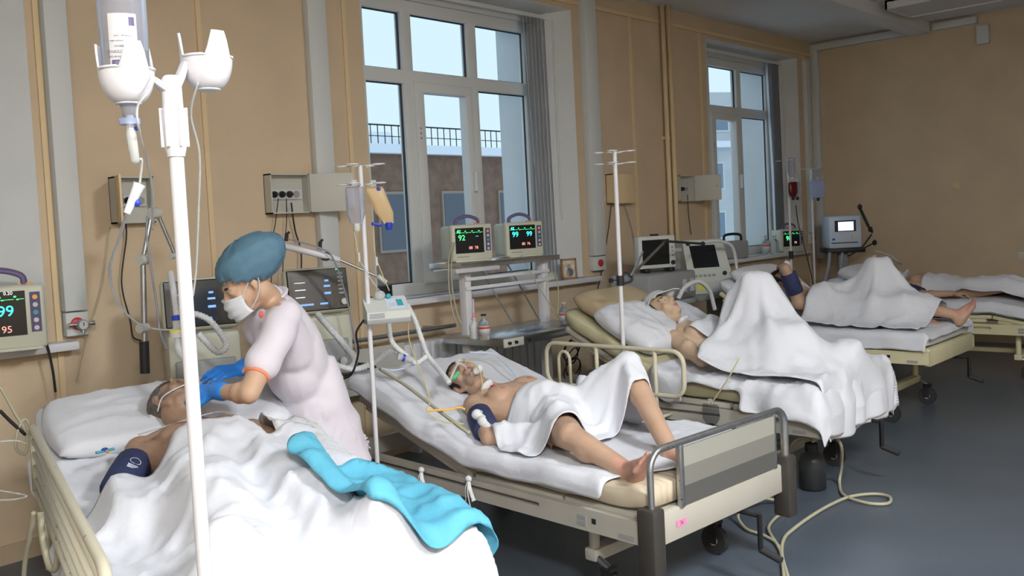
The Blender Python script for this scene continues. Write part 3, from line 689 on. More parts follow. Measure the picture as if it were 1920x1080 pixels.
def human(name, J, label, skin='skin', hair='hair_dark', voxel=.0075, stub=False, feet='foot_red', group=None, k=1., fat=1., chest=None, hands=True):
    """J: joints in world space (see patients below)."""
    m = MB(); J = {a: (Vector(b) if not isinstance(b, (int, float, str, Matrix)) else b) for a, b in J.items()}
    sm = (J['shL'] + J['shR']) / 2; hm = (J['hipL'] + J['hipR']) / 2; up = (sm - hm).normalized(); T = frame(J['front'], up); Xt, Yt = T.col[0], T.col[1]
    Lt = (sm - hm).length
    at = lambda x, y, z: hm + Xt * x + Yt * y + up * z
    m.ell(at(0, .0, Lt * .70), (.165 * fat, .108 * fat, .19), T, 20, 12); m.ell(at(0, .005, Lt * .36), (.150 * fat, .105 * fat, .17), T, 20, 12); m.ell(at(0, -.005, .04), (.172 * fat, .110 * fat, .135), T, 20, 12)
    for s, q in ((1, 'shL'), (-1, 'shR')):
        m.ell(at(s * .078, .062 * fat, Lt * .80), (.082, .052, .070), T); m.ell(J[q], (.058, .058, .062), T); m.cap(J['nk'], J[q], .052, .046); m.cap(at(s * .09, 0, Lt * .62), J[q] - up * .03, .075, .05)
    R = frame(J['face'], J['crown']); hc = J['head']
    head_prims(m, hc, R, k); m.cap(hc + R @ Vector((0, -.022, -.055)), J['nk'], .054 * k, .060)
    for s in 'LR':
        m.cap(J['sh' + s], J['el' + s], .049, .040); m.cap(J['el' + s], J['wr' + s], .040, .026); mid = J['el' + s].lerp(J['wr' + s], .25); m.ell(mid, (.042, .042, .042)); bi = J['sh' + s].lerp(J['el' + s], .5); m.ell(bi, (.050, .050, .060))
        if hands and ('fin' + s) in J: hand_prims(m, J['wr' + s], J['fin' + s], J['back' + s], -1 if s == 'L' else 1, J.get('curl' + s, .45))
        if 'kn' + s in J:
            m.cap(J['hip' + s], J['kn' + s], .086 * fat, .058); m.cap(J['kn' + s], J['an' + s], .054, .036); kn, an = J['kn' + s], J['an' + s]
            if 'calf' in J: cd = J['calf']
            else: cd = -(Vector(J['front']))
            m.ell(kn.lerp(an, .30) + cd.normalized() * .014, (.052, .052, .075), (an - kn).to_track_quat('Z', 'Y').to_matrix())
            m.ell(kn, (.058, .058, .058)); foot_prims(m, an, J['toe' + s], kn - an, 1., 1 if s == 'L' else -1)
    names = [skin, 'lips', hair, 'nipple', 'stubble', feet, 'chesthair']; ix = dict(lips=1, hair=2, nipple=3, stubble=4, foot=5, chest=6)
    pt = []
    if chest: pt.append((6, at(0, .10, Lt * .74), T, (.10, .09, .10)))
    for s in (1, -1): pt.append((3, at(s * .088, .108 * fat, Lt * .76), T, (.013, .03, .012)))
    for q, c, RR, rad in head_paint(hc, R, k, stub): pt.append((ix[q], c, RR, rad))
    for s in 'LR':
        if 'an' + s in J: pt.append((5, J['an' + s] + Vector(J['toe' + s]).normalized() * .11, Matrix.Identity(3), (.11, .11, .11)))
    o = fin(m, name, names, voxel, 6, [(a, b, c, d) for a, b, c, d in pt])
    tag(o, label, 'person', group)
    return o, hc, R
def hair_part(parent, c, R, mt, k=1., keep=None, grow=1.06, name='hair'):
    """Shell over the skull, kept where keep(x, y, z) in head axes is true."""
    m = MB(); n, q = 40, 28; V = []; F_ = []
    for i in range(q + 1):
        a = math.pi * i / q
        for j in range(n):
            b = 2 * math.pi * j / n; p = Vector((.078 * math.sin(a) * math.cos(b), -.020 + .099 * math.sin(a) * math.sin(b), .036 + .089 * math.cos(a))) * k
            g = 1 + .035 * nz(p.x * 60, p.y * 60, p.z * 60); V.append(p * g)
    keep = keep or (lambda x, y, z: (z > .075 - .0 * y or y < .02 - max(0, -z) * .6) and z > -.06 and not (y > .045 and z < .062))
    for i in range(q):
        for j in range(n):
            f = (i * n + j, (i + 1) * n + j, (i + 1) * n + (j + 1) % n, i * n + (j + 1) % n); ce = sum((V[x] for x in f), Vector()) / 4 / k
            if keep(ce.x, ce.y, ce.z): F_.append(f)
    o = m.add([Vector(c) + R @ p for p in V], F_).obj(name, mt, parent, smooth=True, weld=True)
    bm = bmesh.new(); bm.from_mesh(o.data); bmesh.ops.delete(bm, geom=[x for x in bm.verts if not x.link_faces], context='VERTS'); bm.to_mesh(o.data); bm.free()
    md = o.modifiers.new('t', 'SOLIDIFY'); md.thickness = .006; md.offset = 0
    return o
def band(name, a, b, r, mt, parent, n=20, w=None):      # a cuff wrapped round a limb from a to b
    a, b = Vector(a), Vector(b); return MB().tube([a.lerp(b, t) for t in (0, .02, .5, .98, 1)], [r * .97, r, r * 1.03, r, r * .97], n).obj(name, mt, parent, smooth=True)
# ================================================================= PATIENTS
def loc(key): M = BEDS[key]['M']; R = M.to_3x3(); return (lambda u, v, z: M @ Vector((u, v, z))), (lambda u, v, z: R @ Vector((u, v, z)))
# patient on bed 2
p, d = loc('b2')
J2 = dict(head=p(.40, 1.43, .745), face=d(-.60, -.12, .78), crown=d(.05, 1, .22), nk=p(.41, 1.27, .685), shL=p(.58, 1.20, .665), shR=p(.245, 1.19, .66), front=d(-.10, -.15, 1),
          hipL=p(.51, .77, .605), hipR=p(.34, .76, .605), elR=p(.10, .94, .575), wrR=p(.19, .80, .60), finR=d(.25, -1, 0), backR=d(-.3, 0, 1), elL=p(.74, 1.02, .60), wrL=p(.67, .90, .70), finL=d(-.55, -.75, .35), backL=d(.3, -.3, 1), curlL=1.25,
          knR=p(.12, .475, .640), anR=p(.105, .185, .555), toeR=d(-.45, -.55, .65), knL=p(.60, .56, .83), anL=p(.40, .19, .555), toeL=d(-.15, -1, .25), calf=d(0, -.1, -1))
pt2, h2, R2 = human('person', J2, 'bare-chested person lying on the bed with the striped footboard, white cloth over hips', 'skin', stub=True, voxel=.0065)
hair_part(pt2, h2, R2, 'hair_dark')
band('pressure_cuff', J2['shR'].lerp(J2['elR'], .28), J2['shR'].lerp(J2['elR'], .82), .058, 'navy', pt2)
# patient on bed 1
p, d = loc('b1')
J1 = dict(head=p(.44, 1.50, .865), face=d(.45, -.05, .85), crown=d(0, 1, .25), nk=p(.46, 1.33, .79), shL=p(.66, 1.24, .755), shR=p(.265, 1.24, .755), front=d(0, -.2, 1), hipL=p(.56, .84, .70), hipR=p(.38, .84, .70),
          elR=p(.14, .98, .685), wrR=p(.16, .73, .70), finR=d(0, -1, 0), backR=d(0, 0, 1), elL=p(.80, .98, .70), wrL=p(.80, .74, .70), finL=d(0, -1, 0), backL=d(0, 0, 1), knL=p(.58, .50, .745), knR=p(.33, .50, .74), anL=p(.58, .17, .685), anR=p(.33, .17, .685), toeL=d(.7, -.5, .45), toeR=d(-.7, -.5, .45))
pt1, h1, R1 = human('person', J1, 'person lying under the large rumpled sheet, tended by the person in white coat', 'skin_dark', 'hair_grey', stub=True, chest=True, voxel=.007)
hair_part(pt1, h1, R1, 'hair_grey')
band('pressure_cuff', J1['shR'].lerp(J1['elR'], .30), J1['shR'].lerp(J1['elR'], .92), .062, 'navy', pt1)
# patient on bed 3
p, d = loc('b3')
J3 = dict(head=p(.50, 1.22, .915), face=d(-.15, -.62, .75), crown=d(0, .85, .55), nk=p(.48, 1.08, .82), shL=p(.66, 1.0, .77), shR=p(.285, 1.0, .775), front=d(-.05, -.45, .9), hipL=p(.57, .60, .675), hipR=p(.39, .60, .675),
          elR=p(.155, .74, .685), wrR=p(.34, .60, .745), finR=d(.9, -.4, 0), backR=d(0, -.2, 1), elL=p(.80, .78, .69), wrL=p(.72, .56, .70), finL=d(-.3, -1, 0), backL=d(0, 0, 1), knL=p(.60, .66, 1.06), knR=p(.40, .34, .80), anL=p(.56, .36, .68), anR=p(.46, .20, .645), toeL=d(0, -1, -.1), toeR=d(.3, -.5, .75), calf=d(0, -.1, -1))
J3['hipL'] = p(.57, .66, .69); J3['hipR'] = p(.39, .66, .69); J3['knL'] = p(.56, .62, 1.07); J3['anL'] = p(.56, .32, .68)
pt3, h3, R3 = human('person', J3, 'person lying with a white cloth on the forehead and one knee raised under a sheet', 'skin_pale', voxel=.008)
hair_part(pt3, h3, R3, 'hair_dark')
# patient on bed 4
p, d = loc('b4')
J4 = dict(head=p(.40, 1.20, .935), face=d(.15, -.6, .75), crown=d(-.15, .85, .5), nk=p(.43, 1.06, .85), shL=p(.62, .98, .80), shR=p(.24, 1.0, .80), front=d(0, -.45, .9), hipL=p(.57, .62, .71), hipR=p(.39, .62, .71),
          elR=p(.16, 1.06, 1.06), wrR=p(.32, 1.17, 1.06), finR=d(.8, .5, -.1), backR=d(0, -.3, 1), elL=p(.78, .76, .72), wrL=p(.70, .56, .73), finL=d(-.2, -1, 0), backL=d(0, 0, 1), knL=p(.60, .55, 1.03), anL=p(.60, .28, .70), knR=p(.44, .30, .78), anR=p(.62, .02, .70), toeL=d(0, -1, 0), toeR=d(.35, -.45, .85), calf=d(0, -.1, -1))
pt4, h4, R4 = human('person', J4, 'person lying with a navy-cuffed arm lifted to the head, one bare foot out', 'skin', voxel=.009)
hair_part(pt4, h4, R4, 'hair_dark')
band('pressure_cuff', J4['elR'].lerp(J4['shR'], .15), J4['elR'].lerp(J4['shR'], .72), .060, 'navy', pt4)
# patient on bed 5
p, d = loc('b5')
J5 = dict(head=p(.45, 1.60, .85), face=d(-.3, -.3, .85), crown=d(0, 1, .2), nk=p(.46, 1.44, .78), shL=p(.66, 1.36, .76), shR=p(.26, 1.36, .75), front=d(0, -.2, 1), hipL=p(.55, .93, .70), hipR=p(.37, .93, .70),
          elR=p(.12, 1.12, .69), wrR=p(.18, .90, .70), finR=d(.2, -1, 0), backR=d(0, 0, 1), elL=p(.80, 1.10, .69), wrL=p(.78, .86, .70), finL=d(0, -1, 0), backL=d(0, 0, 1), knL=p(.55, .52, .76), knR=p(.34, .52, .76), anL=p(.55, .13, .64), anR=p(.34, .13, .64), toeL=d(.2, -.3, .9), toeR=d(-.2, -.3, .9))
pt5, h5, R5 = human('person', J5, 'person lying bare-shouldered on the bed along the back wall', 'skin', voxel=.009)
hair_part(pt5, h5, R5, 'hair_dark')
band('pressure_cuff', J5['shR'].lerp(J5['elR'], .35), J5['shR'].lerp(J5['elR'], .90), .056, 'navy', pt5)
# ================================================================= PILLOWS AND SHEETS
def inpoly(poly):
    def f(x, y):
        c = False; n = len(poly)
        for i in range(n):
            (x1, y1), (x2, y2) = poly[i], poly[(i + 1) % n]
            if (y1 > y) != (y2 > y) and x < (x2 - x1) * (y - y1) / (y2 - y1) + x1: c = not c
        return c
    return f
B = lambda k: BEDS[k]['mat']
# bed 1
pl1 = pillow('b1', .45, 1.68, .92, .58, .11, 'wide flat white pillow under the patient beside the nurse', 'sheet', seed=3, crease=.022)
sb1 = drape('bed_sheet', 'b1', -.30, 1.15, .55, 2.02, [B('b1')], 'white bottom sheet hanging off the bed beside the nurse', 'sheet', 'sheet', seed=2, crease=.018, fu=5, fv=5, it=10, ripple=.05)
ts1 = drape('top_sheet', 'b1', -.10, 1.25, -.42, 1.24, [B('b1'), pt1, sb1], 'large rumpled white sheet covering the patient beside the white-coated person', 'sheet', 'sheet', seed=11, crease=.036, fu=4.6, fv=3.6, it=50, ripple=.05, eps=.014, dil=2, keep=lambda s, t: t < 1.04 - max(0, .34 - s) * .75 - max(0, s - .8) * .25 + .02 * math.sin(s * 19), res=.014)
bl1 = drape('paper_drape', 'b1', .48, 1.46, -.12, .66, [ts1, B('b1')], 'light blue disposable drape thrown over the foot of the sheet', 'drape', 'bluepaper', seed=23, crease=.030, fu=3.5, fv=3, it=15, ripple=.06, eps=.024, hang=.6, keep=inpoly([(.53, .46), (.64, .56), (.80, .60), (1.12, .44), (1.42, .10), (1.38, .02), (1.20, .05), (1.0, -.03), (.62, -.06), (.58, .18)]), res=.012)
# bed 2
sb2 = drape('bed_sheet', 'b2', -.09, 1.04, .06, 1.90, [B('b2')], 'white bottom sheet on the bed with the striped footboard', 'sheet', 'sheet', seed=31, crease=.013, fu=5, fv=4, it=6, ripple=.012, keep=lambda s, t: t > .20 - max(0, s - .02) * .5)
hp2 = drape('loin_cloth', 'b2', .03, .80, .40, 1.02, [pt2, sb2], 'white cloth laid over the hips of the bare-chested patient', 'sheet', 'sheet', seed=37, crease=.024, fu=5.5, fv=4.2, it=30, eps=.008, res=.009, apex=(.60, .56, .030, 7), keep=inpoly([(.03, .80), (.10, .93), (.24, .99), (.55, 1.0), (.76, .86), (.80, .60), (.70, .42), (.52, .42), (.44, .52), (.32, .50), (.24, .53), (.15, .55), (.04, .62)]))
# bed 3
pl3 = pillow('b3', .27, 1.24, .50, .48, .15, 'plump white pillow beside the patient with the cloth on the forehead', 'sheet', seed=41, crease=.022)
bo3 = pillow('b3', .40, 1.52, .66, .26, .13, 'beige vinyl head bolster on the raised bed end', 'beige_pad', seed=43, crease=.002, name='bolster')
sb3 = drape('bed_sheet', 'b3', -.20, 1.20, -.30, .98, [B('b3')], 'white bottom sheet hanging over the foot of the tubular-rail bed', 'sheet', 'sheet', seed=47, crease=.022, fu=5, fv=5, it=8, ripple=.05, keep=lambda s, t: not (s < -.02 and t > .42 and t < .75) or s > -.05)
ts3 = drape('top_sheet', 'b3', .04, 1.12, -.38, .80, [B('b3'), pt3, sb3], 'white sheet tented over the raised knee of the patient', 'sheet', 'sheet', seed=53, crease=.026, fu=5, fv=4, it=160, eps=.012, ripple=.05, dil=3, sag=.0003, apex=(.56, .60, .045, 7), keep=lambda s, t: t < .78 - .1 * abs(s - .5) and (s > .10 or t < .72))
# bed 4
pl4 = pillow('b4', .45, 1.36, .74, .44, .13, 'grey-white pillow under the patient lifting an arm', 'sheet', seed=59)
sb4 = drape('bed_sheet', 'b4', -.14, 1.08, -.02, 1.0, [B('b4')], 'greyish bottom sheet on the bed in front of the far window', 'sheet', 'sheet', seed=61, crease=.010, it=6)
ts4 = drape('top_sheet', 'b4', .04, 1.05, .08, .92, [B('b4'), pt4, sb4], 'grey-white sheet tented over the knees of the patient lifting an arm', 'sheet', 'sheet', seed=67, crease=.022, it=140, eps=.012, dil=3, sag=.0003, apex=(.60, .55, .035, 6))
# bed 5
pl5 = pillow('b5', .45, 1.72, .74, .42, .14, 'white pillow on the bed along the back wall', 'sheet', seed=71)
sb5 = drape('bed_sheet', 'b5', -.10, 1.05, .0, 1.5, [B('b5')], 'greyish bottom sheet on the bed along the back wall', 'sheet', 'sheet', seed=73, crease=.010, it=6)
ts5 = drape('top_sheet', 'b5', .22, 1.10, -.10, 1.20, [B('b5'), pt5, sb5], 'white sheet spread over the patient along the back wall', 'sheet', 'sheet', seed=79, crease=.016, it=40, eps=.012)
# side guards
t1 = BEDS['b1']['t']
u = -.055
def bar(t, pts, name='guard_bar', r=.008, mt='cream_chip'): return MB().tube(pts, r, 10).obj(name, mt, t, smooth=True)
bar(t1, [(u, -.25, .60), (u, -.25, .80)] + [(u, -.25 + .06 * (1 - math.cos(a)), .80 + .05 * math.sin(a)) for a in (.5, 1.0, 1.57)] + [(u, .2, .85), (u, 1.44, .86)] + [(u, 1.44 + .06 * math.sin(a), .80 + .06 * math.cos(a)) for a in (.5, 1.0, 1.57)] + [(u, 1.50, .62)], 'guard_frame', .0135)
bar(t1, [(u, -.25, .60), (u, 1.50, .62)], 'guard_frame', .011)
for k in range(1, 5): bar(t1, [(u, -.24, .60 + k * .05), (u, 1.49, .615 + k * .048)])
for v in (.1, 1.2): bar(t1, [(u, v, .60), (u, v, .42)], 'guard_post', .012)
t3 = BEDS['b3']['t']; u = -.13
MB().tube(rrect(u, .68, 1.64, .53, .775, .07), .0135, 10, closed=True).obj('guard_frame', 'cream', t3, smooth=True)
for v0 in (1.46, 1.00):                               # inner inverted U loops
    bar(t3, [(u, v0 + .085, .53), (u, v0 + .085, .68)] + [(u, v0 + .0425 + .0425 * math.cos(a), .68 + .05 * math.sin(a)) for a in np.linspace(.3, math.pi - .3, 6)] + [(u, v0, .68), (u, v0, .53)], 'guard_loop', .010, 'cream')
for v in (1.26, .86): bar(t3, [(u, v, .775), (u, v, .36 if v < 1 else .53)], 'guard_post', .012, 'cream')
for v in (1.50, .86): bar(t3, [(u, v, .40), (.01, v, .40)], 'guard_bracket', .010, 'cream')
bar(t3, [(u, 1.50, .53), (u, 1.50, .39)], 'guard_post', .012, 'cream')
# ================================================================= NURSE
nk = ony(508, 566, 3.24); fr = Vector((-.86, .36, -.25)); side = Vector((-.38, -.92, 0)).normalized()
hipc = ony(578, 765, 3.30); hcN = ony(462, 528, 3.20)
JN = dict(head=hcN, face=(-.80, .28, -.52), crown=(-.50, .12, .86), nk=nk, shL=nk + side * .155 + Vector((.03, 0, -.05)), shR=nk - side * .155 + Vector((.03, 0, -.05)), front=(-.80, .30, -.55), hipL=hipc + side * .085, hipR=hipc - side * .085,
          elL=ony(466, 738, 2.99), wrL=ony(405, 733, 3.17), finL=ony(352, 738, 3.30) - ony(405, 733, 3.17), backL=(-.2, -.6, .75), curlL=.45, elR=ony(490, 672, 3.46), wrR=ony(450, 692, 3.44), finR=ony(390, 705, 3.42) - ony(450, 692, 3.44), backR=(0, -.5, .85), curlR=.45,
          knL=Vector((2.30, 3.22, .46)), knR=Vector((2.32, 3.38, .46)), anL=Vector((2.34, 3.21, .085)), anR=Vector((2.36, 3.37, .085)), toeL=(-1, -.1, 0), toeR=(-1, .1, 0), calf=(1, 0, 0))
nu, hN, RN = human('person', JN, 'standing person in white coat, blue cap, mask and blue gloves leaning over a bed', 'skin_nurse', 'hair_dark', voxel=.0065, k=.96, fat=.72, feet='whiteplastic')
# gloves: the hand shapes a little larger, one per hand, with a cuff
for s in 'LR':
    m = MB(); hand_prims(m, JN['wr' + s], JN['fin' + s], JN['back' + s], -1 if s == 'L' else 1, .45, 1.09)
    w = Vector(JN['wr' + s]); e = Vector(JN['el' + s]); m.cap(w, w.lerp(e, .22), .034, .037)
    g = fin(m, 'glove', ['glove'], .0055, 4); g.parent = nu
# coat: one garment over torso, short sleeves and skirt
m = MB(); up = (nk - hipc).normalized(); T = frame((-.80, .30, -.55), up); L = (nk - hipc).length
at = lambda x, y, z: hipc + T.col[0] * x + T.col[1] * y + up * z
m.ell(at(0, 0, L * .70), (.172, .125, .19), T, 20, 12); m.ell(at(0, .005, L * .36), (.152, .118, .17), T, 20, 12); m.ell(at(0, -.015, .0), (.178, .138, .16), T, 20, 12)
m.ell(at(0, -.045, L * .52), (.150, .105, .20), T, 20, 12)
for s in (1, -1): m.ell(at(s * .07, .075, L * .74), (.075, .06, .07), T)
for s in 'LR':
    sh, el = Vector(JN['sh' + s]), Vector(JN['el' + s]); m.cap(nk - up * .03, sh, .050, .060); m.cap(sh, sh.lerp(el, .62), .066, .068); m.cap(at(.09 if s == 'L' else -.09, 0, L * .6), sh - up * .03, .085, .06)
m.cap(nk + up * .012, nk - up * .06, .062, .072)
V = []; n = 28; rings = [(.98, .0, .140, .108), (.86, .012, .165, .130), (.76, .022, .178, .148), (.66, .045, .192, .170), (.50, .075, .205, .195)]
for z, dx, a, b in rings:
    for j in range(n):
        q = 2 * math.pi * j / n; rr = 1 + .045 * math.sin(q * 6 + z * 4) * (1.0 - z); V.append(Vector((hipc.x + dx + b * rr * math.cos(q), hipc.y + a * rr * math.sin(q), z + .05 * math.cos(q) * (1 if z < .7 else 0) + (.02 if z < .6 else 0) * math.sin(q))))
f = [(i * n + j, i * n + (j + 1) % n, (i + 1) * n + (j + 1) % n, (i + 1) * n + j) for i in range(len(rings) - 1) for j in range(n)]
f += [tuple(range(n - 1, -1, -1)), tuple((len(rings) - 1) * n + j for j in range(n))]
m.add(V, [q[::-1] for q in f])
coat = fin(m, 'coat', ['coat'], .0085, 8); coat.parent = nu
for q in coat.data.vertices:                          # soft creases in the cloth
    c = q.co; q.co = c + q.normal * (.007 * math.sin(26 * (c.z * .8 + c.x * .9 - c.y * .3) + 5 * nz(c.x * 3, c.y * 3, c.z * 2)) * max(0, .25 + nz(c.x * 2.5, c.y * 2.5, c.z * 2.5 + 4)) * 2 + .010 * nz(c.x * 7, c.y * 7, c.z * 4))
for s in 'LR':
    sh, el = Vector(JN['sh' + s]), Vector(JN['el' + s]); a = sh.lerp(el, .62); dr = (el - sh).normalized(); u_ = dr.orthogonal().normalized(); w_ = dr.cross(u_)
    MB().tube([a + dr * .058 + (u_ * math.cos(q) + w_ * math.sin(q)) * .043 for q in np.linspace(0, 2 * math.pi, 24, endpoint=False)], .006, 6, closed=True).obj('sleeve_piping', 'piping', nu, smooth=True)
m = MB(); m.lathe([(.160, .40), (.150, .62)], 24, Matrix.Translation((hipc.x + .035, hipc.y, 0)) @ Matrix.Scale(1.08, 4, (0, 1, 0))); m.obj('dress_skirt', 'piping', nu, smooth=True)
axN = (nk - hipc).normalized(); LN = (nk - hipc).length
for q in nu.data.vertices:                            # keep the body well inside the coat
    t_ = (q.co - hipc).dot(axN); a_ = hipc + axN * t_; rr = q.co - a_
    if -.15 < t_ < LN * .86 and rr.length < .21: q.co = a_ + rr * .80
cn = []
for k in range(17):
    a_ = -2.5 + 5.0 * k / 16; cn.append(nk + axN * (.020 + .006 * math.cos(a_)) + T.col[0] * (.066 * math.sin(a_)) - T.col[1] * (.066 * math.cos(a_)))
MB().tube(cn, .016, 8, flat=.45).obj('collar', 'coat', nu, smooth=True)
q = ony(490, 590, 3.09); MB().ell(q, (.010, .006, .014)).obj('embroidery', 'inkred', nu, smooth=True)
# bouffant cap
m = MB(); n, q = 48, 26; V = []
for i in range(q + 1):
    a = math.pi * i / q
    for j in range(n):
        b = 2 * math.pi * j / n; pz = math.cos(a); r = math.sin(a); g = 1 + .055 * abs(math.sin(b * 9 + 2.5 * nz(b, a * 2))) * r * (.35 + max(0, .6 - pz)) + .07 * nz(3 * math.cos(b), 3 * math.sin(b), a * 3) + .035 * (1 - 2 * abs(nz(6 * math.cos(b) + a, 6 * math.sin(b), a * 5)))
        V.append(hN + RN @ (Vector((.102 * r * math.cos(b) * g, -.060 + .140 * r * math.sin(b) * g, .060 + .090 * pz * g))))
F_ = []
for i in range(q):
    for j in range(n):
        ff = (i * n + j, (i + 1) * n + j, (i + 1) * n + (j + 1) % n, i * n + (j + 1) % n); ce = RN.transposed() @ (sum((V[x] for x in ff), Vector()) / 4 - hN)
        if ce.z > .040 - (.05 - ce.y) * .62: F_.append(ff)
cp = m.add(V, F_).obj('bouffant_cap', 'capblue', nu, smooth=True, weld=True)
md = cp.modifiers.new('t', 'SOLIDIFY'); md.thickness = .002
hair_part(nu, hN, RN, 'hair_dark', 1.04, lambda x, y, z: z > .06 - (.05 - y) * .55 and not (y > .045 and z < .075))
# mask with ear loops
m = MB(); V = []; nn, mm_ = 17, 13
for i in range(nn):
    for j in range(mm_):
        x = -1 + 2 * i / (nn - 1); z = -1 + 2 * j / (mm_ - 1); ax = x * 1.15
        V.append(hN + RN @ Vector((.070 * math.sin(ax), .128 * math.cos(ax * .95) - .010 * z * z - .004 * math.cos(z * 9) * (1 - x * x), -.060 + .050 * z * (1 - .25 * x * x))))
m.add(V, [(i * mm_ + j, (i + 1) * mm_ + j, (i + 1) * mm_ + j + 1, i * mm_ + j + 1) for i in range(nn - 1) for j in range(mm_ - 1)])
mk = m.obj('face_mask', 'maskw', nu, smooth=True); md = mk.modifiers.new('t', 'SOLIDIFY'); md.thickness = .003
for s in (-1, 1):
    P_ = lambda x, y, z: hN + RN @ Vector((s * x, y, z))
    MB().tube(crv([P_(.064, .056, -.03), P_(.078, .02, .0), P_(.084, -.012, .022), P_(.088, -.030, 0), P_(.080, .0, -.05), P_(.064, .05, -.085)], 5), .0018, 5).obj('ear_loop', 'maskw', mk)
# ================================================================= EQUIPMENT HELPERS
def hose(name, ctrl, r, mt, label, cat='hose', n=10, group=None, parent=None, ribbed=False, sides=8):
    pts = crv(ctrl, n)
    if ribbed:
        out = []; L = 0; pts2 = [pts[0]]
        for a, b in zip(pts, pts[1:]):
            k = max(1, int((b - a).length / .004)); pts2 += [a.lerp(b, i / k) for i in range(1, k + 1)]
        rr = [r * (1 + .14 * math.sin(i * math.pi / 1.5)) for i in range(len(pts2))]; o = MB().tube(pts2, rr, 10).obj(name, mt, parent, smooth=True)
    else: o = MB().tube(pts, r, sides).obj(name, mt, parent, smooth=True)
    if not parent: tag(o, label, cat, group)
    return o
def face_to(x, y, k=0.): return math.atan2(x, -y) if False else math.atan2(-(0 - x), (0 - y)) * 0 + math.atan2(x, y) * -1 + k   # rotate local -y towards the viewer
def stand_base(t, r=.30, legs=5, mt='whitemetal', a0=.3):
    for k in range(legs):
        a = a0 + 2 * math.pi * k / legs; x, y = r * math.cos(a), r * math.sin(a)
        MB().tube([(0, 0, .10), (x * .5, y * .5, .085), (x, y, .065)], .012, 8).obj('base_leg', mt, t, smooth=True)
        MB().tube([(x - .01 * math.sin(a), y + .01 * math.cos(a), .025), (x + .01 * math.sin(a), y - .01 * math.cos(a), .025)], .025, 12).obj('caster', 'rubber', t, angle=40)
    MB().lathe([(.03, .08), (.03, .13), (.016, .15)], 14).obj('hub', mt, t, angle=40)
def hooks(t, z, r=.115, mt='whitemetal'):
    for k in range(4):
        a = .5 + k * math.pi / 2; c, s = math.cos(a), math.sin(a); L = r
        pts = [(0, 0, z), (c * L * .55, s * L * .55, z + .003)] + [(c * (L * .78) + .028 * (c * math.cos(q) - s * math.sin(q)), s * (L * .78) + .028 * (s * math.cos(q) + c * math.sin(q)), z + .004) for q in np.linspace(math.pi, -math.pi + .5, 12)]
        MB().tube(pts, .0028, 6).obj('hook', mt, t, smooth=True)
def drip_stand(name, x, y, ztop, label, zb=0., base=True, r=.011, tiers=2, group='drip stands', dz=.085):
    t = thing(name, label, 'stand', (x, y, 0), group=group)
    MB().tube([(0, 0, zb), (0, 0, ztop)], r, 12).obj('pole', 'whitemetal', t, angle=40)
    if base: stand_base(t)
    for k in range(tiers): hooks(t, ztop - .004 - k * dz)
    return t
def bottle(name, loc_, r, h, mt, label, cap='devgrey', band_=None, group=None, neck=.38):
    t = thing(name, label, 'bottle', loc_, group=group)
    MB().lathe([(r * .9, 0), (r, .006), (r, h * .62), (r * .85, h * .72), (r * neck, h * .82), (r * neck, h * .95), (r * neck * 1.15, h * .96), (r * neck * 1.15, h)], 20).obj('body', mt, t, smooth=True)
    MB().lathe([(r * neck * 1.25, h * .955), (r * neck * 1.25, h * 1.02)], 16).obj('cap', cap, t, angle=40)
    if band_:
        MB().lathe([(r * 1.015, h * .16), (r * 1.015, h * .56)], 20).obj('label_band', 'labelw', t, smooth=True)
        MB().lathe([(r * 1.022, h * .44), (r * 1.022, h * .53)], 20).obj('label_stripe', band_, t, smooth=True)
    return t
def bag(name, top, w, h, d_, mt, label, rz=0, cap=None, cat='bag', tilt=0, group=None, taper=.45):
    t = thing(name, label, cat, top, rz, group); m = MB(); V = []; n, k = 16, 14
    for i in range(k + 1):
        s = i / k; zz = -h * s; ww = w / 2 * (1 if s < .7 else 1 - (s - .7) / .3 * taper) * (.9 if s < .05 else 1); dd = d_ / 2 * (math.sin(math.pi * min(1, s * .9 + .08)) ** .6)
        for j in range(n): a = 2 * math.pi * j / n; V.append((ww * math.copysign(abs(math.cos(a)) ** .6, math.cos(a)) + tilt * zz, dd * math.sin(a), zz))
    f = [(i * n + j, i * n + (j + 1) % n, (i + 1) * n + (j + 1) % n, (i + 1) * n + j) for i in range(k) for j in range(n)] + [tuple(range(n)), tuple(k * n + j for j in range(n - 1, -1, -1))]
    m.add(V, f).obj('pouch', mt, t, smooth=True)
    MB().box(-.012, .012, -.002, .002, -.002, .03).obj('hanger', 'tube_clear', t)
    if cap: MB().lathe([(.012, -h - .03), (.016, -h - .02), (.016, -h + .005)], 12, Matrix.Translation((tilt * -h, 0, 0))).obj('port', cap, t, angle=40)
    return t
def digits(parent, txt, size, x, z, y, mt, name='readout'): return textobj(name, txt, size, rotM(math.pi / 2, 0, 0, (x, y, z)), mt, parent)
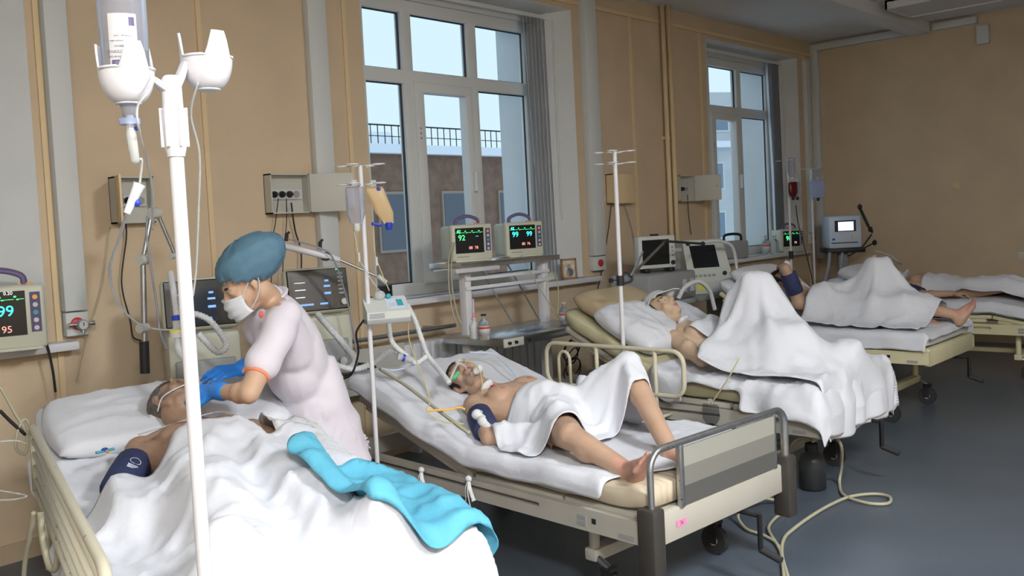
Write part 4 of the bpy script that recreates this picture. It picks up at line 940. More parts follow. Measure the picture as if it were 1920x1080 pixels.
def monitor(loc_, rz, label, rows, handle='purple', sc=1., w=.26, h=.215):
    t = thing('patient_monitor', label, 'monitor', loc_, rz, 'patient monitors')
    w, h = w * sc, h * sc; d0 = .15 * sc
    MB().rbox(-w / 2, w / 2, -d0 * .3, d0 * .75, .012, h, .018 * sc).obj('housing', 'devcream', t, angle=50)
    MB().rbox(-w / 2 - .006, w / 2 + .006, -d0 * .42, -d0 * .12, .006, h + .006, .012 * sc).obj('bezel', 'devcream', t, angle=50)
    MB().rbox(-w * .46, w * .46, -d0 * .5, d0 * .5, 0, .014, .004).obj('foot', 'devcream', t, angle=50)
    yf = -d0 * .42
    MB().box(-w * .43, w * .29, yf - .002, yf + .004, h * .24, h * .93).obj('screen', 'screen', t)
    kp = MB().box(w * .34, w * .46, yf - .003, yf + .004, h * .28, h * .90).obj('keypad', 'navykeys', t)
    for k in range(5): MB().lathe([(.008 * sc, 0), (.008 * sc, .002)], 12, rotM(math.pi / 2, 0, 0, (w * .40, yf - .003, h * (.34 + k * .12)))).obj('key', ('labelw', 'labelw', 'teal', 'labelw', 'orange')[k], kp)
    MB().box(-w * .40, -w * .1, yf - .0025, yf, h * .13, h * .16).obj('brand_strip', 'devgrey', t)
    MB().tube(crv([(-w * .30, 0, h), (-w * .26, 0, h + .035 * sc), (0, 0, h + .055 * sc), (w * .26, 0, h + .035 * sc), (w * .30, 0, h)], 6), .009 * sc, 8, flat=1.3).obj('handle', handle, t, smooth=True)
    MB().box(w * .22, w * .40, -.01, .02, h + .002, h + .012).obj('alarm_light', 'orange', t)
    m = MB()
    for k in range(24): m.box(-w * .42 + k * w * .029, -w * .42 + (k + 1) * w * .029, yf - .0026, yf - .002, h * (.80 + .03 * (k % 6 == 2) - .01 * (k % 6 == 3)), h * (.806 + .05 * (k % 6 == 2)))
    m.obj('trace', 'green', t)
    for txt, size, x, z, mt in rows: digits(t, txt, size * sc, x * w, z * h, yf - .0028, mt)
    return t
# ================================================================= DRIP STAND IN FRONT
a = ony(322, 165, 1.53); X1, Y1, Z1 = a.x, a.y, a.z
iv = thing('drip_stand', 'white foreground drip stand with two claw-shaped bottle holders', 'stand', (X1, Y1, 0), group='drip stands')
MB().tube([(0, 0, .1), (0, 0, Z1 - .12)], .0125, 14).obj('pole', 'whitemetal', iv, angle=40)
MB().lathe([(.0150, -.135), (.0165, -.128), (.0185, -.120), (.0205, -.055), (.0175, -.05), (.0165, 0), (.012, .006)], 18, Matrix.Translation((0, 0, Z1 + .015))).obj('socket', 'whitemetal', iv, angle=40)
for k in range(6):
    q = k * math.pi / 3; MB().box(-.0025, .0025, .018, .0235, -.118, -.05, Matrix.Translation((0, 0, Z1 + .015)) @ rotM(0, 0, q)).obj('grip_rib', 'whitemetal', iv)
stand_base(iv, .30, 5, 'whitemetal', 1.2)
def claw_cup(c, a0):
    m = MB(); n, k = 48, 12; V = []
    for i in range(k + 1):
        for j in range(n):
            q = 2 * math.pi * j / n; ph = ((q - a0) / (2 * math.pi / 3)) % 1; pet = min(1, 1.5 * max(0, math.cos((ph - .5) * 2 * math.pi))) if abs(ph - .5) < .25 else 0
            top = .014 + .044 * pet; s = i / k
            if s < .6: t_ = s / .6; r = .020 + .025 * math.sin(t_ * math.pi / 2); z = -.038 + .038 * (1 - math.cos(t_ * math.pi / 2)) + .016 * t_
            else: t_ = (s - .6) / .4; r = .045 + .002 * t_; z = .016 + (top - .014) * t_
            V.append(c + Vector((r * math.cos(q), r * math.sin(q), z)))
    m.add(V, [(i * n + j, i * n + (j + 1) % n, (i + 1) * n + (j + 1) % n, (i + 1) * n + j) for i in range(k) for j in range(n)])
    o = m.obj('claw_holder', 'whitemetal', iv, smooth=True); md = o.modifiers.new('t', 'SOLIDIFY'); md.thickness = .004
    MB().lathe([(.0205, -.040), (.0215, -.039), (.0215, -.031), (.0195, -.030)], 24, Matrix.Translation(c)).obj('collar', 'whitemetal', o, angle=40)
    return o
cl = ony(243, 150, 1.53) - Vector((X1, Y1, 0)); cr = ony(388, 128, 1.53) - Vector((X1, Y1, 0))
cl.y += .01; claw_cup(cl, -2.73); claw_cup(cr, -2.60)
for c in (cl, cr):
    dv = Vector((c.x, c.y, 0)); s = dv.length; e = dv.normalized() * (s - .042)
    MB().tube([(0, 0, Z1 - .01), (e.x * .6, e.y * .6, (Z1 + c.z) / 2), (e.x, e.y, c.z + .005)], [.016, .014, .012], 8, flat=.55).obj('arm', 'whitemetal', iv, angle=40)
# infusion bottle hanging neck-down in the left holder
ib = thing('infusion_bottle', 'clear infusion bottle with printed label hanging upside down in the claw holder', 'bottle', Vector((X1, Y1, 0)) + cl)
MB().lathe([(.010, -.066), (.012, -.050), (.016, -.036), (.030, -.008), (.0375, .018), (.039, .09), (.039, .20), (.034, .222), (.01, .228)], 28).obj('body', 'bag', ib, smooth=True)
MB().lathe([(.017, -.074), (.017, -.064)], 20).obj('neck_ring', 'bag_blue', ib, angle=40)
m = MB(); n = 14; V = []
for i in range(n + 1):
    q = -2.62 + 1.15 * i / n
    for z in (-.0 + .012, .105): V.append((.0402 * math.cos(q), .0402 * math.sin(q), z))
m.add(V, [(2 * i, 2 * i + 2, 2 * i + 3, 2 * i + 1) for i in range(n)])
lb = m.obj('label', 'labelw', ib, smooth=True)
def onlabel(txt, size, z, q, mt='ink'):               # lettering wrapped on the cylinder, upside down as the bottle hangs
    o = textobj('print', txt, size, Matrix.Identity(4), mt, lb)
    for v in o.data.vertices: x, y = -v.co.x, -v.co.y; a = q + x / .0407; v.co = Vector((.0407 * math.cos(a), .0407 * math.sin(a), z + y))
for k, (s, z) in enumerate((('РАСТВОР ДЛЯ ИНФУЗИЙ', .0042), ('НАТРИЯ ХЛОРИД', .0062), ('0,9 %   400 мл', .0048), ('стерильно, апирогенно', .0038), ('состав на 1 литр', .0036))): onlabel(s, z, .034 + k * .0085, -2.04)
for k in range(9): 
    q = -1.78 + k * .022 * 1.2; MB().box(.0400, .0407, -.0003 - .0002 * (k % 3), .0003 + .0002 * (k % 2), .085, .099, rotM(0, 0, q)).obj('barcode_bar', 'ink', lb)
m = MB(); V = []
for i in range(n + 1):
    q = -2.55 + 1.0 * i / n
    for z in (.020, .0285): V.append((.0404 * math.cos(q), .0404 * math.sin(q), z))
m.add(V, [(2 * i, 2 * i + 2, 2 * i + 3, 2 * i + 1) for i in range(n)]).obj('label_band', 'ink', lb)
onlabel('РАСТВОР', .0062, .0243, -2.05, 'labelw')
# drip chamber, clamp and line
g0 = Vector((X1, Y1, 0)) + cl
ds = thing('drip_set', 'clear drip chamber with long line, white roller clamp and blue wheel below the bottle', 'drip set', g0 + Vector((0, 0, -.078)))
MB().tube([(0, 0, .02), (0, 0, -.004)], .006, 10).obj('spike', 'whiteplastic', ds); MB().ell((.011, -.002, -.002), (.005, .004, .004)).obj('vent_cap', 'bluecap', ds)
MB().tube([(0, 0, -.004), (.001, 0, -.012), (.005, 0, -.058), (.006, 0, -.062)], [.006, .0085, .0075, .003], 12).obj('chamber', 'tube_clear', ds, smooth=True)
o_ = g0 + Vector((0, 0, -.078)); q1 = ony(262, 345, 1.56) - o_; q2 = ony(238, 400, 1.57) - o_
MB().tube(crv([(.006, 0, -.06), ony(266, 300, 1.54) - o_, q1], 8), .0022, 6).obj('upper_line', 'tube_clear', ds, smooth=True)
MB().tube([q1, q1.lerp(q2, .15), q2], [.013, .011, .007], 12, flat=.8).obj('roller_clamp', 'whiteplastic', ds, angle=50); MB().ell(q1.lerp(q2, .65) + Vector((.008, -.004, 0)), (.006, .006, .007)).obj('roller_wheel', 'blueled' if 0 else 'bluecap', ds, smooth=True)
MB().tube(crv([q2, ony(222, 450, 1.7) - o_, ony(206, 510, 1.9) - o_, ony(222, 570, 2.3) - o_, ony(262, 608, 2.8) - o_, ony(300, 618, 3.1) - o_, ony(338, 617, 3.3) - o_], 10), .0030, 6).obj('lower_line', 'tube_clear', ds, smooth=True)
g1 = Vector((X1, Y1, 0)) + cr
hose('spare_line', [g1 + Vector((-.03, -.02, -.03)), ony(358, 215, 1.56), ony(374, 290, 1.60), ony(372, 400, 1.66), ony(368, 500, 1.72), ony(362, 555, 1.75)], .0022, 'tube_clear', 'thin clear line hanging from the empty claw holder', 'tube', sides=6)
hose('drip_line', [g0 + Vector((.03, -.03, .02)), g0 + Vector((.015, -.05, -.02)), ony(258, 200, 1.50), ony(262, 250, 1.52), ony(282, 330, 1.7), ony(286, 400, 2.0), ony(286, 430, 2.2)], .0022, 'tube_clear', 'second clear line looped over the holder of the foreground stand', 'tube', sides=6)
# ================================================================= WALL CABINETS
def cabinet(x0, x1, z0, z1, label, door, ang, closed=False, plugs=2):
    t = thing('socket_cabinet', label, 'cabinet', (x0, W, z0), group='wall socket cabinets'); w, h = x1 - x0, z1 - z0; dp = .075
    mt = 'panelgrey' if not closed else 'wall_trim'
    MB().box(0, w, -.006, 0, 0, h).box(0, .008, -dp, 0, 0, h).box(w - .008, w, -dp, 0, 0, h).box(0, w, -dp, 0, 0, .008).box(0, w, -dp, 0, h - .008, h).obj('case', mt, t)
    hx = w if door == 'R' else 0; s = 1 if door == 'R' else -1
    M = rotM(0, 0, -s * ang, (hx, -dp, 0)) if not closed else rotM(0, 0, 0, (w if s < 0 else 0, -dp, 0))
    dr = MB().rbox(0 if s > 0 else -w, w if s > 0 else 0, -.012, 0, .002, h - .002, .003, M).obj('door', 'wall_trim' if (closed or door == 'L') else mt, t, angle=40)
    MB().lathe([(.008, 0), (.008, .006)], 12, M @ rotM(math.pi / 2, 0, 0, (s * w * .85, -.012, h * .55))).obj('lock', 'devgrey', dr)
    if not closed:
        pn = MB().rbox(.03, w - .02, -.022, -.005, h * .36, h * .62, .003).obj('socket_strip', 'labelw', t, angle=40)
        for k in range(4):
            cx = .05 + k * (w - .08) / 3.6; M2 = rotM(math.pi / 2, 0, 0, (cx, -.022, h * .49))
            MB().lathe([(.021, 0), (.021, .004), (.017, .004)], 16, M2).obj('socket', 'devgrey', pn, angle=40)
            if k in (0, 1, 2)[:plugs + 1] and k > 0 or (k == 0 and plugs > 2): MB().lathe([(.019, .003), (.019, .018), (.011, .034), (.007, .038)], 14, M2).obj('plug', 'dark' if k != 2 else 'rubber', pn, angle=40)
    return t
cabinet(2.06, 2.265, 1.60, 1.842, 'open wall socket cabinet with cream door beside the foreground drip stand', 'L', 1.25, plugs=1)
cabinet(2.972, 3.241, 1.625, 1.861, 'open grey socket cabinet with three black plugs above the nurse', 'R', .55, plugs=3)
cabinet(7.333, 7.58, 1.621, 1.865, 'open grey socket cabinet next to the heating pipes', 'R', 1.1, plugs=1)
cabinet(6.29, 6.60, 1.62, 1.875, 'closed cream wall box behind the drip stand with the clamp', 'L', 0, closed=True)
def cable(pts, label, mt='cable', r=.004): return hose('power_cable', pts, r, mt, label, 'cable', sides=6, group='cables')
cable([ony(231, 398, W - .06), ony(237, 440, W - .03), ony(228, 530, W - .03), ony(244, 600, W - .04), ony(250, 632, W - .05), ony(270, 640, W - .06)], 'black cable hanging from the cabinet with the cream door')
for k, (a, b, c) in enumerate((((522, 372), (516, 420), (512, 447)), ((537, 372), (537, 420), (532, 470)), ((546, 380), (553, 430), (565, 480)))): cable([ony(*a, W - .07), ony(*b, W - .04), ony(*c, W - .05), ony(c[0] - 4, c[1] + 90, W - .08)], ('thin black cable dropping from the grey cabinet, leftmost plug', 'middle black cable dropping from the grey cabinet', 'thick black cable dropping from the third plug of the grey cabinet')[k], r=(.003, .003, .005)[k])
cable([ony(1289, 365, W - .07), ony(1291, 400, W - .03), ony(1296, 440, W - .03)], 'black cable from the cabinet next to the heating pipes')
cable([ony(1146, 384, W - .03), ony(1141, 430, W - .02), ony(1128, 510, W - .02), ony(1120, 545, W - .02)], 'dark cable running down from the closed cream box')
cable([ony(1172, 384, W - .03), ony(1185, 430, W - .02), ony(1196, 490, W - .02)], 'second dark cable slanting down from the closed cream box', 'devgrey')
cable([ony(62, 622, W - .12), ony(85, 640, W - .11), ony(98, 690, W - .10), ony(104, 735, W - .09)], 'black monitor cable hanging over the sill by the gauge duct', r=.006)
cable([ony(206, 425, W - .02), ony(190, 540, W - .02), ony(160, 640, W - .02), ony(143, 715, W - .03)], 'thin pale cord slanting down the wall beside the gauge duct', 'tube_rubber', .0025)
# ================================================================= VENTILATORS
def rzf(fx, fy): return math.atan2(fx, -fy)
def ventilator(loc_, rz, label, arm=True):
    t = thing('ventilator', label, 'ventilator', loc_, rz, 'ventilators')
    for sx in (-1, 1):
        for sy in (-1, 1): MB().tube([(sx * .20, sy * .20 - .01, .04), (sx * .20, sy * .20 + .01, .04)], .04, 14).obj('caster', 'rubber', t, angle=40)
    MB().rbox(-.23, .23, -.23, .23, .07, .12, .02).obj('cart_base', 'devgrey', t, angle=40); MB().rbox(-.05, .05, -.04, .08, .12, .72, .01).obj('column', 'dark', t, angle=40)
    MB().rbox(-.17, .17, -.15, .16, .72, 1.05, .025).obj('body', 'devcream', t, angle=40); MB().rbox(-.14, .14, -.165, -.14, .75, .92, .01).obj('valve_panel', 'devgrey', t, angle=40)
    MB().tube(crv([(-.20, .0, .74), (-.26, -.14, .74), (-.22, -.24, .74), (0, -.27, .74), (.22, -.24, .74), (.26, -.14, .74), (.20, .0, .74)], 6), .018, 10).obj('handle', 'rubber', t, smooth=True)
    for x in (-.08, .0, .09): MB().tube([(x, -.15, .80), (x, -.20, .80)], .020, 12).obj('hose_port', 'devwhite' if x else 'dark', t, angle=40)
    M = rotM(-.16, 0, 0, (0, -.10, 1.06)); w, h = .365, .255
    hd = MB().rbox(-w / 2, w / 2, -.03, .05, 0, h, .03, M, seg=4).obj('display_head', 'devcream', t, angle=50)
    MB().rbox(-w / 2 + .014, w / 2 - .014, -.034, -.02, .014, h - .014, .005, M, seg=1).obj('front_panel', 'screen', hd, angle=40)
    MB().box(-w * .40, w * .20, -.0355, -.034, .035, h - .045, M).obj('screen', 'screen_b', hd)
    for q, mt in (((-w * .36, -w * .22, .09, .094), 'whiteled'), ((-w * .36, -w * .20, .13, .134), 'whiteled'), ((-w * .38, -w * .1, .045, .055), 'blueled'), ((.0, w * .12, .045, .055), 'blueled'), ((w * .08, w * .18, .10, .112), 'blueled'), ((w * .08, w * .18, .14, .150), 'blueled'), ((w * .1, w * .16, .17, .18), 'blueled'), ((-w * .36, -w * .20, .17, .173), 'whiteled')): MB().box(q[0], q[1], -.0365, -.0354, q[2], q[3], M).obj('readout', mt, hd)
    for k in range(6): MB().rbox(w * .30, w * .39, -.039, -.034, .095 + k * .022, .107 + k * .022, .003, M, seg=1).obj('button', 'devgrey', hd)
    MB().lathe([(.019, 0), (.019, .012), (.015, .016)], 18, M @ rotM(math.pi / 2, 0, 0, (w * .37, -.034, .052))).obj('knob', 'devwhite', hd, angle=40)
    MB().lathe([(.004, 0), (.004, .003)], 10, M @ rotM(math.pi / 2, 0, 0, (w * .30, -.034, h - .022))).obj('power_light', 'green', hd)
    return t
a = ony(372, 548, 4.25); v1 = ventilator((a.x, 4.25, 0), rzf(-.38, -.92), 'ventilator with dark touch screen standing behind the foreground drip stand')
a = ony(582, 525, 4.30); v2 = ventilator((a.x + .01, 4.30, 0), rzf(-.30, -.95), 'ventilator with dark touch screen standing right behind the nurse')
def subarm(parent, o):                                # an arm belongs to its ventilator
    pm = Matrix.Translation(parent.location) @ rotM(0, 0, parent.rotation_euler.z); o.parent = parent; o.matrix_parent_inverse = pm.inverted()
    for k in ('category', 'group'):
        if k in o: del o[k]
# jointed support arms
ar = thing('hose_arm', 'jointed grey pole with round joints holding hoses at the left ventilator', 'arm', ony(272, 690, 4.15))
o_ = ar.location
for a, b, r in (((272, 690), (268, 495), .013), ((268, 488), (284, 400), .011), ((296, 402), (328, 478), .009)): MB().tube([ony(*a, 4.15) - o_, ony(*b, 4.15) - o_], r, 10).obj('arm_tube', 'tube_metal', ar, angle=40)
for a, r in (((268, 487), .024), ((290, 400), .026), ((268, 615), .022), ((326, 480), .014)):
    q = ony(*a, 4.14) - o_; MB().tube([q - Vector((.022, .01, 0)), q + Vector((.022, .01, 0))], r, 14).obj('joint', 'panelgrey', ar, angle=40)
MB().tube([ony(270, 640, 4.15) - o_, ony(272, 700, 4.15) - o_], .022, 12).obj('clamp_sleeve', 'dark', ar, angle=40)
subarm(v1, ar)
ar = thing('hose_arm', 'long white hinged arm with black knobs reaching from behind the nurse', 'arm', ony(470, 450, 4.12)); o_ = ar.location
MB().tube([ony(478, 447, 4.12) - o_, ony(612, 480, 4.0) - o_], .019, 12).obj('arm_tube', 'whiteplastic', ar, angle=40); MB().tube([ony(612, 480, 4.0) - o_, ony(636, 487, 3.98) - o_], [.019, .014], 12).obj('arm_end', 'whiteplastic', ar, angle=40)
MB().tube([ony(636, 487, 3.98) - o_, ony(712, 520, 3.9) - o_], .008, 10).obj('inner_rod', 'chrome', ar, angle=40); MB().tube([ony(708, 517, 3.9) - o_, ony(724, 530, 3.88) - o_], .014, 10).obj('hose_holder', 'devwhite', ar, angle=40)
for a, r in (((474, 446), .022), ((608, 481), .024)): q = ony(*a, 4.02) - o_; MB().tube([q - Vector((.01, .03, 0)), q + Vector((.01, .01, 0))], r, 14).obj('knob', 'rubber', ar, angle=40)
for a in ((537, 452), (600, 466)): q = ony(*a, 4.03) - o_; MB().tube([q, q + Vector((.004, 0, .035))], .010, 8).tube([q + Vector((.004, 0, .035)), q + Vector((.02, 0, .045))], .007, 8).obj('clip', 'rubber', ar, angle=40)
MB().tube([ony(474, 447, 4.12) - o_, ony(470, 560, 4.25) - o_], .012, 10).obj('arm_post', 'whiteplastic', ar, angle=40)
subarm(v2, ar)
hose('sensor_tube', [ony(540, 448, 4.0), ony(600, 465, 3.97), ony(625, 485, 3.95), ony(650, 560, 4.0), ony(662, 620, 4.0), ony(668, 660, 4.0)], .0045, 'tube_grey', 'thin grey sensor tube clipped to the white arm', 'tube', sides=6)
hose('sensor_tube', [ony(276, 405, 4.12), ony(275, 440, 4.11), ony(283, 500, 4.10), ony(292, 560, 4.1), ony(300, 620, 4.1), ony(312, 655, 4.0)], .005, 'tube_grey', 'grey-blue sensor tube hanging along the jointed pole', 'tube', sides=6)
mouth = lambda h, R: h + R @ Vector((0, .112, -.066))
m1, m2 = mouth(h1, R1), mouth(h2, R2)
hose('breathing_hose', [ony(355, 592, 4.02), ony(362, 588, 3.9), ony(392, 600, 3.85), ony(418, 632, 3.85), ony(424, 650, 3.85), ony(408, 660, 3.85), ony(385, 640, 3.85), ony(372, 625, 3.85)], .014, 'tube_white', 'white corrugated hose looping in front of the left ventilator', group='breathing hoses', ribbed=True)
hose('breathing_hose', [ony(320, 512, 3.95), ony(326, 550, 3.8), ony(332, 600, 3.7), ony(333, 628, 3.6), ony(336, 660, 3.5), m1 + Vector((0, 0, .07)), m1], .013, 'tube_white', 'translucent hose with filter running down to the patient beside the nurse', group='breathing hoses', ribbed=True)
fl = thing('hose_filter', 'round white breathing filter with yellow and blue rings above the patient', 'filter', ony(333, 632, 3.59))
for z, r, h_, mt, nm in ((0, .030, .022, 'devwhite', 'housing'), (.022, .031, .010, 'yellowcap', 'ring'), (.032, .016, .05, 'tube_clear', 'neck'), (.070, .020, .02, 'bluecap', 'connector')): MB().lathe([(r, z), (r, z + h_)], 18).obj(nm, mt, fl, angle=40)
hose('breathing_hose', [ony(596, 590, 4.05), ony(612, 608, 3.95), ony(640, 640, 3.85), ony(664, 672, 3.75), ony(654, 692, 3.72), ony(622, 686, 3.72), ony(606, 660, 3.8)], .017, 'tube_white', 'white corrugated hose curling beside the nurse', group='breathing hoses', ribbed=True)
hose('breathing_hose', [ony(625, 683, 3.70), ony(665, 692, 3.66), ony(700, 680, 3.6), ony(728, 660, 3.5), ony(745, 660, 3.45), ony(758, 672, 3.4)], .015, 'tube_white', 'white corrugated hose bending towards the wye piece', group='breathing hoses', ribbed=True)
hose('breathing_hose', [ony(764, 572, 3.55), ony(778, 600, 3.5), ony(792, 640, 3.45), ony(800, 662, 3.4), ony(812, 680, 3.35), ony(826, 697, 3.25), ony(842, 718, 3.14)], .0125, 'tube_white', 'white hose running down from the pump to the mouth of the bare-chested patient', group='breathing hoses', ribbed=True)
hose('breathing_hose', [ony(728, 600, 3.5), ony(735, 640, 3.45), ony(760, 665, 3.4), ony(780, 680, 3.38), ony(800, 668, 3.38)], .012, 'tube_white', 'short white hose joining the wye piece', group='breathing hoses', ribbed=True)
wy = thing('wye_connector', 'blue and clear wye connector over the head end of the bed', 'connector', ony(760, 672, 3.39)); MB().tube([(-.03, .02, .012), (.03, -.02, -.012)], .017, 12).obj('body', 'tube_clear', wy, angle=40); MB().tube([(-.012, .008, .005), (-.002, .002, .001)], .0185, 12).obj('ring', 'bluecap', wy, angle=40)
hose('pressure_line', [ony(712, 690, 3.5), ony(740, 694, 3.45), ony(780, 682, 3.4), ony(800, 664, 3.4)], .004, 'blueled' if 0 else 'devblue', 'blue thin line at the wye connector', 'tube', sides=6)
# ================================================================= SECOND DRIP STAND WITH PUMP
a = ony(692, 600, 3.36); X2, Y2 = a.x, a.y
drip_stand('drip_stand', X2, Y2, ony(676, 310, 3.36).z, 'white drip stand carrying the infusion pump beside the footboard bed')
pu = thing('infusion_pump', 'cream infusion pump with blue display clamped to a drip stand', 'pump', (X2 + .06, Y2 - .055, ony(720, 604, 3.33).z), rzf(-.45, -.9))
MB().add([(-.10, -.05, .02), (.10, -.05, .02), (.10, .05, .02), (-.10, .05, .02), (-.10, -.05, .055), (.10, -.05, .055), (.10, .05, .115), (-.10, .05, .115)], [(0, 3, 2, 1), (4, 5, 6, 7), (0, 1, 5, 4), (1, 2, 6, 5), (2, 3, 7, 6), (3, 0, 4, 7)]).obj('housing', 'devwhite', pu)
MB().rbox(-.102, .102, -.052, .052, 0, .022, .004).obj('base_tray', 'devgrey', pu, angle=40)
M = rotM(math.atan2(.06, .10), 0, 0, (0, -.05, .055)); MB().box(.0, .085, .02, .095, 0, .002, M).obj('display', 'devblue', pu); MB().box(.012, .045, .035, .06, .002, .003, M).obj('display_field', 'labelw', pu); MB().box(.05, .078, .035, .085, .002, .003, M).obj('display_field', 'teal', pu)
for k in range(4): MB().box(-.09, -.02, -.0515, -.05, .027 + k * .006, .029 + k * .006).obj('print_line', 'ink', pu)
MB().ell((-.02, .03, .125), (.026, .018, .022)).obj('dial', 'tube_clear', pu, smooth=True); MB().ell((.02, .035, .118), (.014, .012, .012)).obj('dial_cap', 'teal', pu, smooth=True)
MB().tube([(-.06, .05, .10), (-.06, .085, .10)], .022, 12).obj('pole_clamp', 'dark', pu, angle=40)
bag('infusion_bag', (X2 - .062, Y2 - .03, ony(668, 350, 3.33).z), .085, .17, .04, 'bag', 'clear soft infusion bag on the pump stand', rzf(-.5, -.86), 'devwhite', group='infusion bags')
b2_ = bag('infusion_bag', (X2 + .035, Y2 - .045, ony(705, 350, 3.31).z), .085, .17, .045, 'bag_amber', 'pale amber infusion bag with blue cap on the pump stand', rzf(-.5, -.86), 'bluecap', tilt=-.35, group='infusion bags')
MB().ell((.02, -.012, -.012), (.010, .006, .010)).obj('blue_valve', 'bluecap', b2_, smooth=True); MB().rbox(.015, .06, -.018, .018, -.175, -.160, .004, rotM(0, .2, 0)).obj('cap_bar', 'bluecap', b2_, angle=40)
hose('infusion_line', [ony(664, 435, 3.33), ony(670, 470, 3.33), ony(676, 490, 3.33), ony(700, 530, 3.3), ony(718, 552, 3.29)], .0025, 'tube_clear', 'clear line from the soft bag to the pump', 'tube', sides=6, group='infusion lines')
hose('infusion_line', [ony(700, 432, 3.31), ony(703, 475, 3.3), ony(715, 510, 3.3), ony(730, 545, 3.29)], .0025, 'tube_yellow', 'yellowish line from the amber bag to the pump', 'tube', sides=6, group='infusion lines')
for q, lb_ in (((673, 482, 3.33), 'small white clamp on the line of the clear soft bag'), ((706, 490, 3.3), 'small white clamp on the line of the amber bag')): tag(MB().tube([Vector(ony(*q)) + Vector((0, 0, .02)), Vector(ony(*q)) - Vector((0, 0, .02))], .006, 8).obj('line_clamp', 'labelw', angle=40), lb_, 'clamp', 'line clamps')
hose('infusion_line', [ony(765, 590, 3.3), ony(768, 640, 3.2), ony(790, 700, 3.05), ony(806, 750, 2.95), ony(800, 770, 2.9), ony(830, 790, 2.86), ony(870, 795, 2.83)], .0028, 'tube_yellow', 'yellowish line crossing the sheet to the cuffed arm', 'tube', sides=6, group='infusion lines')
cable([ony(682, 600, 3.36), ony(668, 625, 3.40), ony(672, 660, 3.45), ony(660, 700, 3.5), ony(640, 712, 3.6)], 'black cable curling down from the infusion pump', r=.005)
# ================================================================= STEEL CONSOLE BETWEEN THE BEDS
cs = thing('equipment_console', 'steel two-tier console on white posts under the middle window', 'console', (4.02, 4.0, 0))
MB().rbox(.0, .98, .22, .52, 1.225, 1.262, .004).obj('top_shelf', 'steel', cs, angle=40); MB().rbox(-.06, .34, .20, .26, 1.20, 1.228, .004).obj('front_plate', 'labelw', cs, angle=40)
MB().rbox(.04, .98, -.10, .46, .735, .790, .004).obj('lower_tray', 'steel', cs, angle=40); MB().rbox(.02, .20, -.112, -.098, .735, .788, .003).obj('tray_face', 'panelgrey', cs, angle=40)
for x in (.06, .12, .24): MB().tube([(x, -.112, .762), (x, -.128, .762)], .010, 12).obj('tray_knob', 'dark', cs, angle=40)
for x in (.09, .86): MB().rbox(x, x + .055, .28, .34, 0, 1.225, .004).obj('post', 'whitemetal', cs, angle=40)
for z in (1.08, 1.14): MB().rbox(.09, .92, .27, .282, z, z + .022, .002).obj('cross_rail', 'whitemetal', cs, angle=40)
for x in (.25, .52): MB().tube([(x, .30, 1.22), (x + .3, .30, .80)], .006, 6).obj('brace', 'tube_metal', cs, angle=40)
for x in (.06, .84): MB().rbox(x, x + .11, .02, .48, 0, .035, .006).obj('floor_foot', 'whitemetal', cs, angle=40)
monitor((4.20, 4.33, 1.264), -.30, 'patient monitor on the console showing 92 in green', [('92', .046, -.27, .66, 'green'), ('62', .026, -.34, .84, 'green'), ('---', .02, .12, .70, 'cyan'), ('88  78', .024, .02, .38, 'red')], sc=1.10)
monitor((4.72, 4.34, 1.264), -.30, 'patient monitor on the console showing 99 in cyan', [('99', .046, -.27, .66, 'cyan'), ('62', .026, -.34, .84, 'cyan'), ('99', .042, .12, .66, 'cyan'), ('80  76', .024, .02, .38, 'red')], sc=1.10)
a = ony(6, 652, W - .06); monitor((a.x - .02, a.y - .06, SILL + .044), rzf(-.30, -.95), 'large patient monitor with cyan 99 on the left window sill', [('99', .050, .06, .62, 'cyan'), ('6/ 73  95', .032, -.10, .34, 'red'), ('0.20', .016, .1, .90, 'whiteled')], sc=1.38)
for k, (px_, lab) in enumerate(((852, 'grey cable bundle hanging from the monitor with the green reading'), (862, 'second grey cable hanging from the console shelf'))):
    hose('monitor_cable', [ony(848 + 4 * k, 455, 4.28), ony(841 + 6 * k, 490, 4.2), ony(842 + 6 * k, 540, 4.16), ony(850 + 8 * k, 590, 4.1), ony(858 + 8 * k, 610, 4.08)], .0045, 'tube_rubber', lab, 'cable', group='cables', sides=6)
hose('monitor_cable', [ony(978, 478, 4.25), ony(1000, 520, 4.2), ony(1030, 570, 4.15), ony(1050, 600, 4.05)], .004, 'tube_rubber', 'grey cable slanting from the monitor with the cyan reading', 'cable', group='cables', sides=6)
hose('drain_tube', [ony(1024, 560, 4.2), ony(1026, 530, 4.2), ony(1032, 512, 4.2), ony(1042, 516, 4.2), ony(1047, 545, 4.2), ony(1046, 590, 4.15)], .004, 'greenline', 'yellow-green tube looped over the console post', 'tube', sides=6)
b_ = ony(908, 622, 4.0); bottle('glass_bottle', (b_.x, 4.0, .792), .036, .155, 'bottleglass', 'clear glass bottle with red-striped label and dark cap on the console tray', 'dark', 'inkred', 'medicine bottles')
b_ = ony(889, 612, 4.08); t = bottle('spray_bottle', (b_.x, 4.08, .792), .032, .13, 'tube_white', 'white plastic bottle with tall nozzle on the console tray', 'labelw', None, 'medicine bottles'); MB().tube([(0, 0, .13), (0, 0, .155), (.002, 0, .25)], [.008, .008, .006], 8).obj('nozzle', 'labelw', t, angle=40); MB().tube([(0, 0, .13), (0, 0, .165)], .0085, 8).obj('collar', 'pinkpaper', t, angle=40)
b_ = ony(1058, 597, 4.02); bottle('glass_bottle', (b_.x, 4.02, .792), .034, .15, 'bottleglass', 'clear glass bottle with red print at the far end of the console tray', 'devwhite', 'inkred', 'medicine bottles')
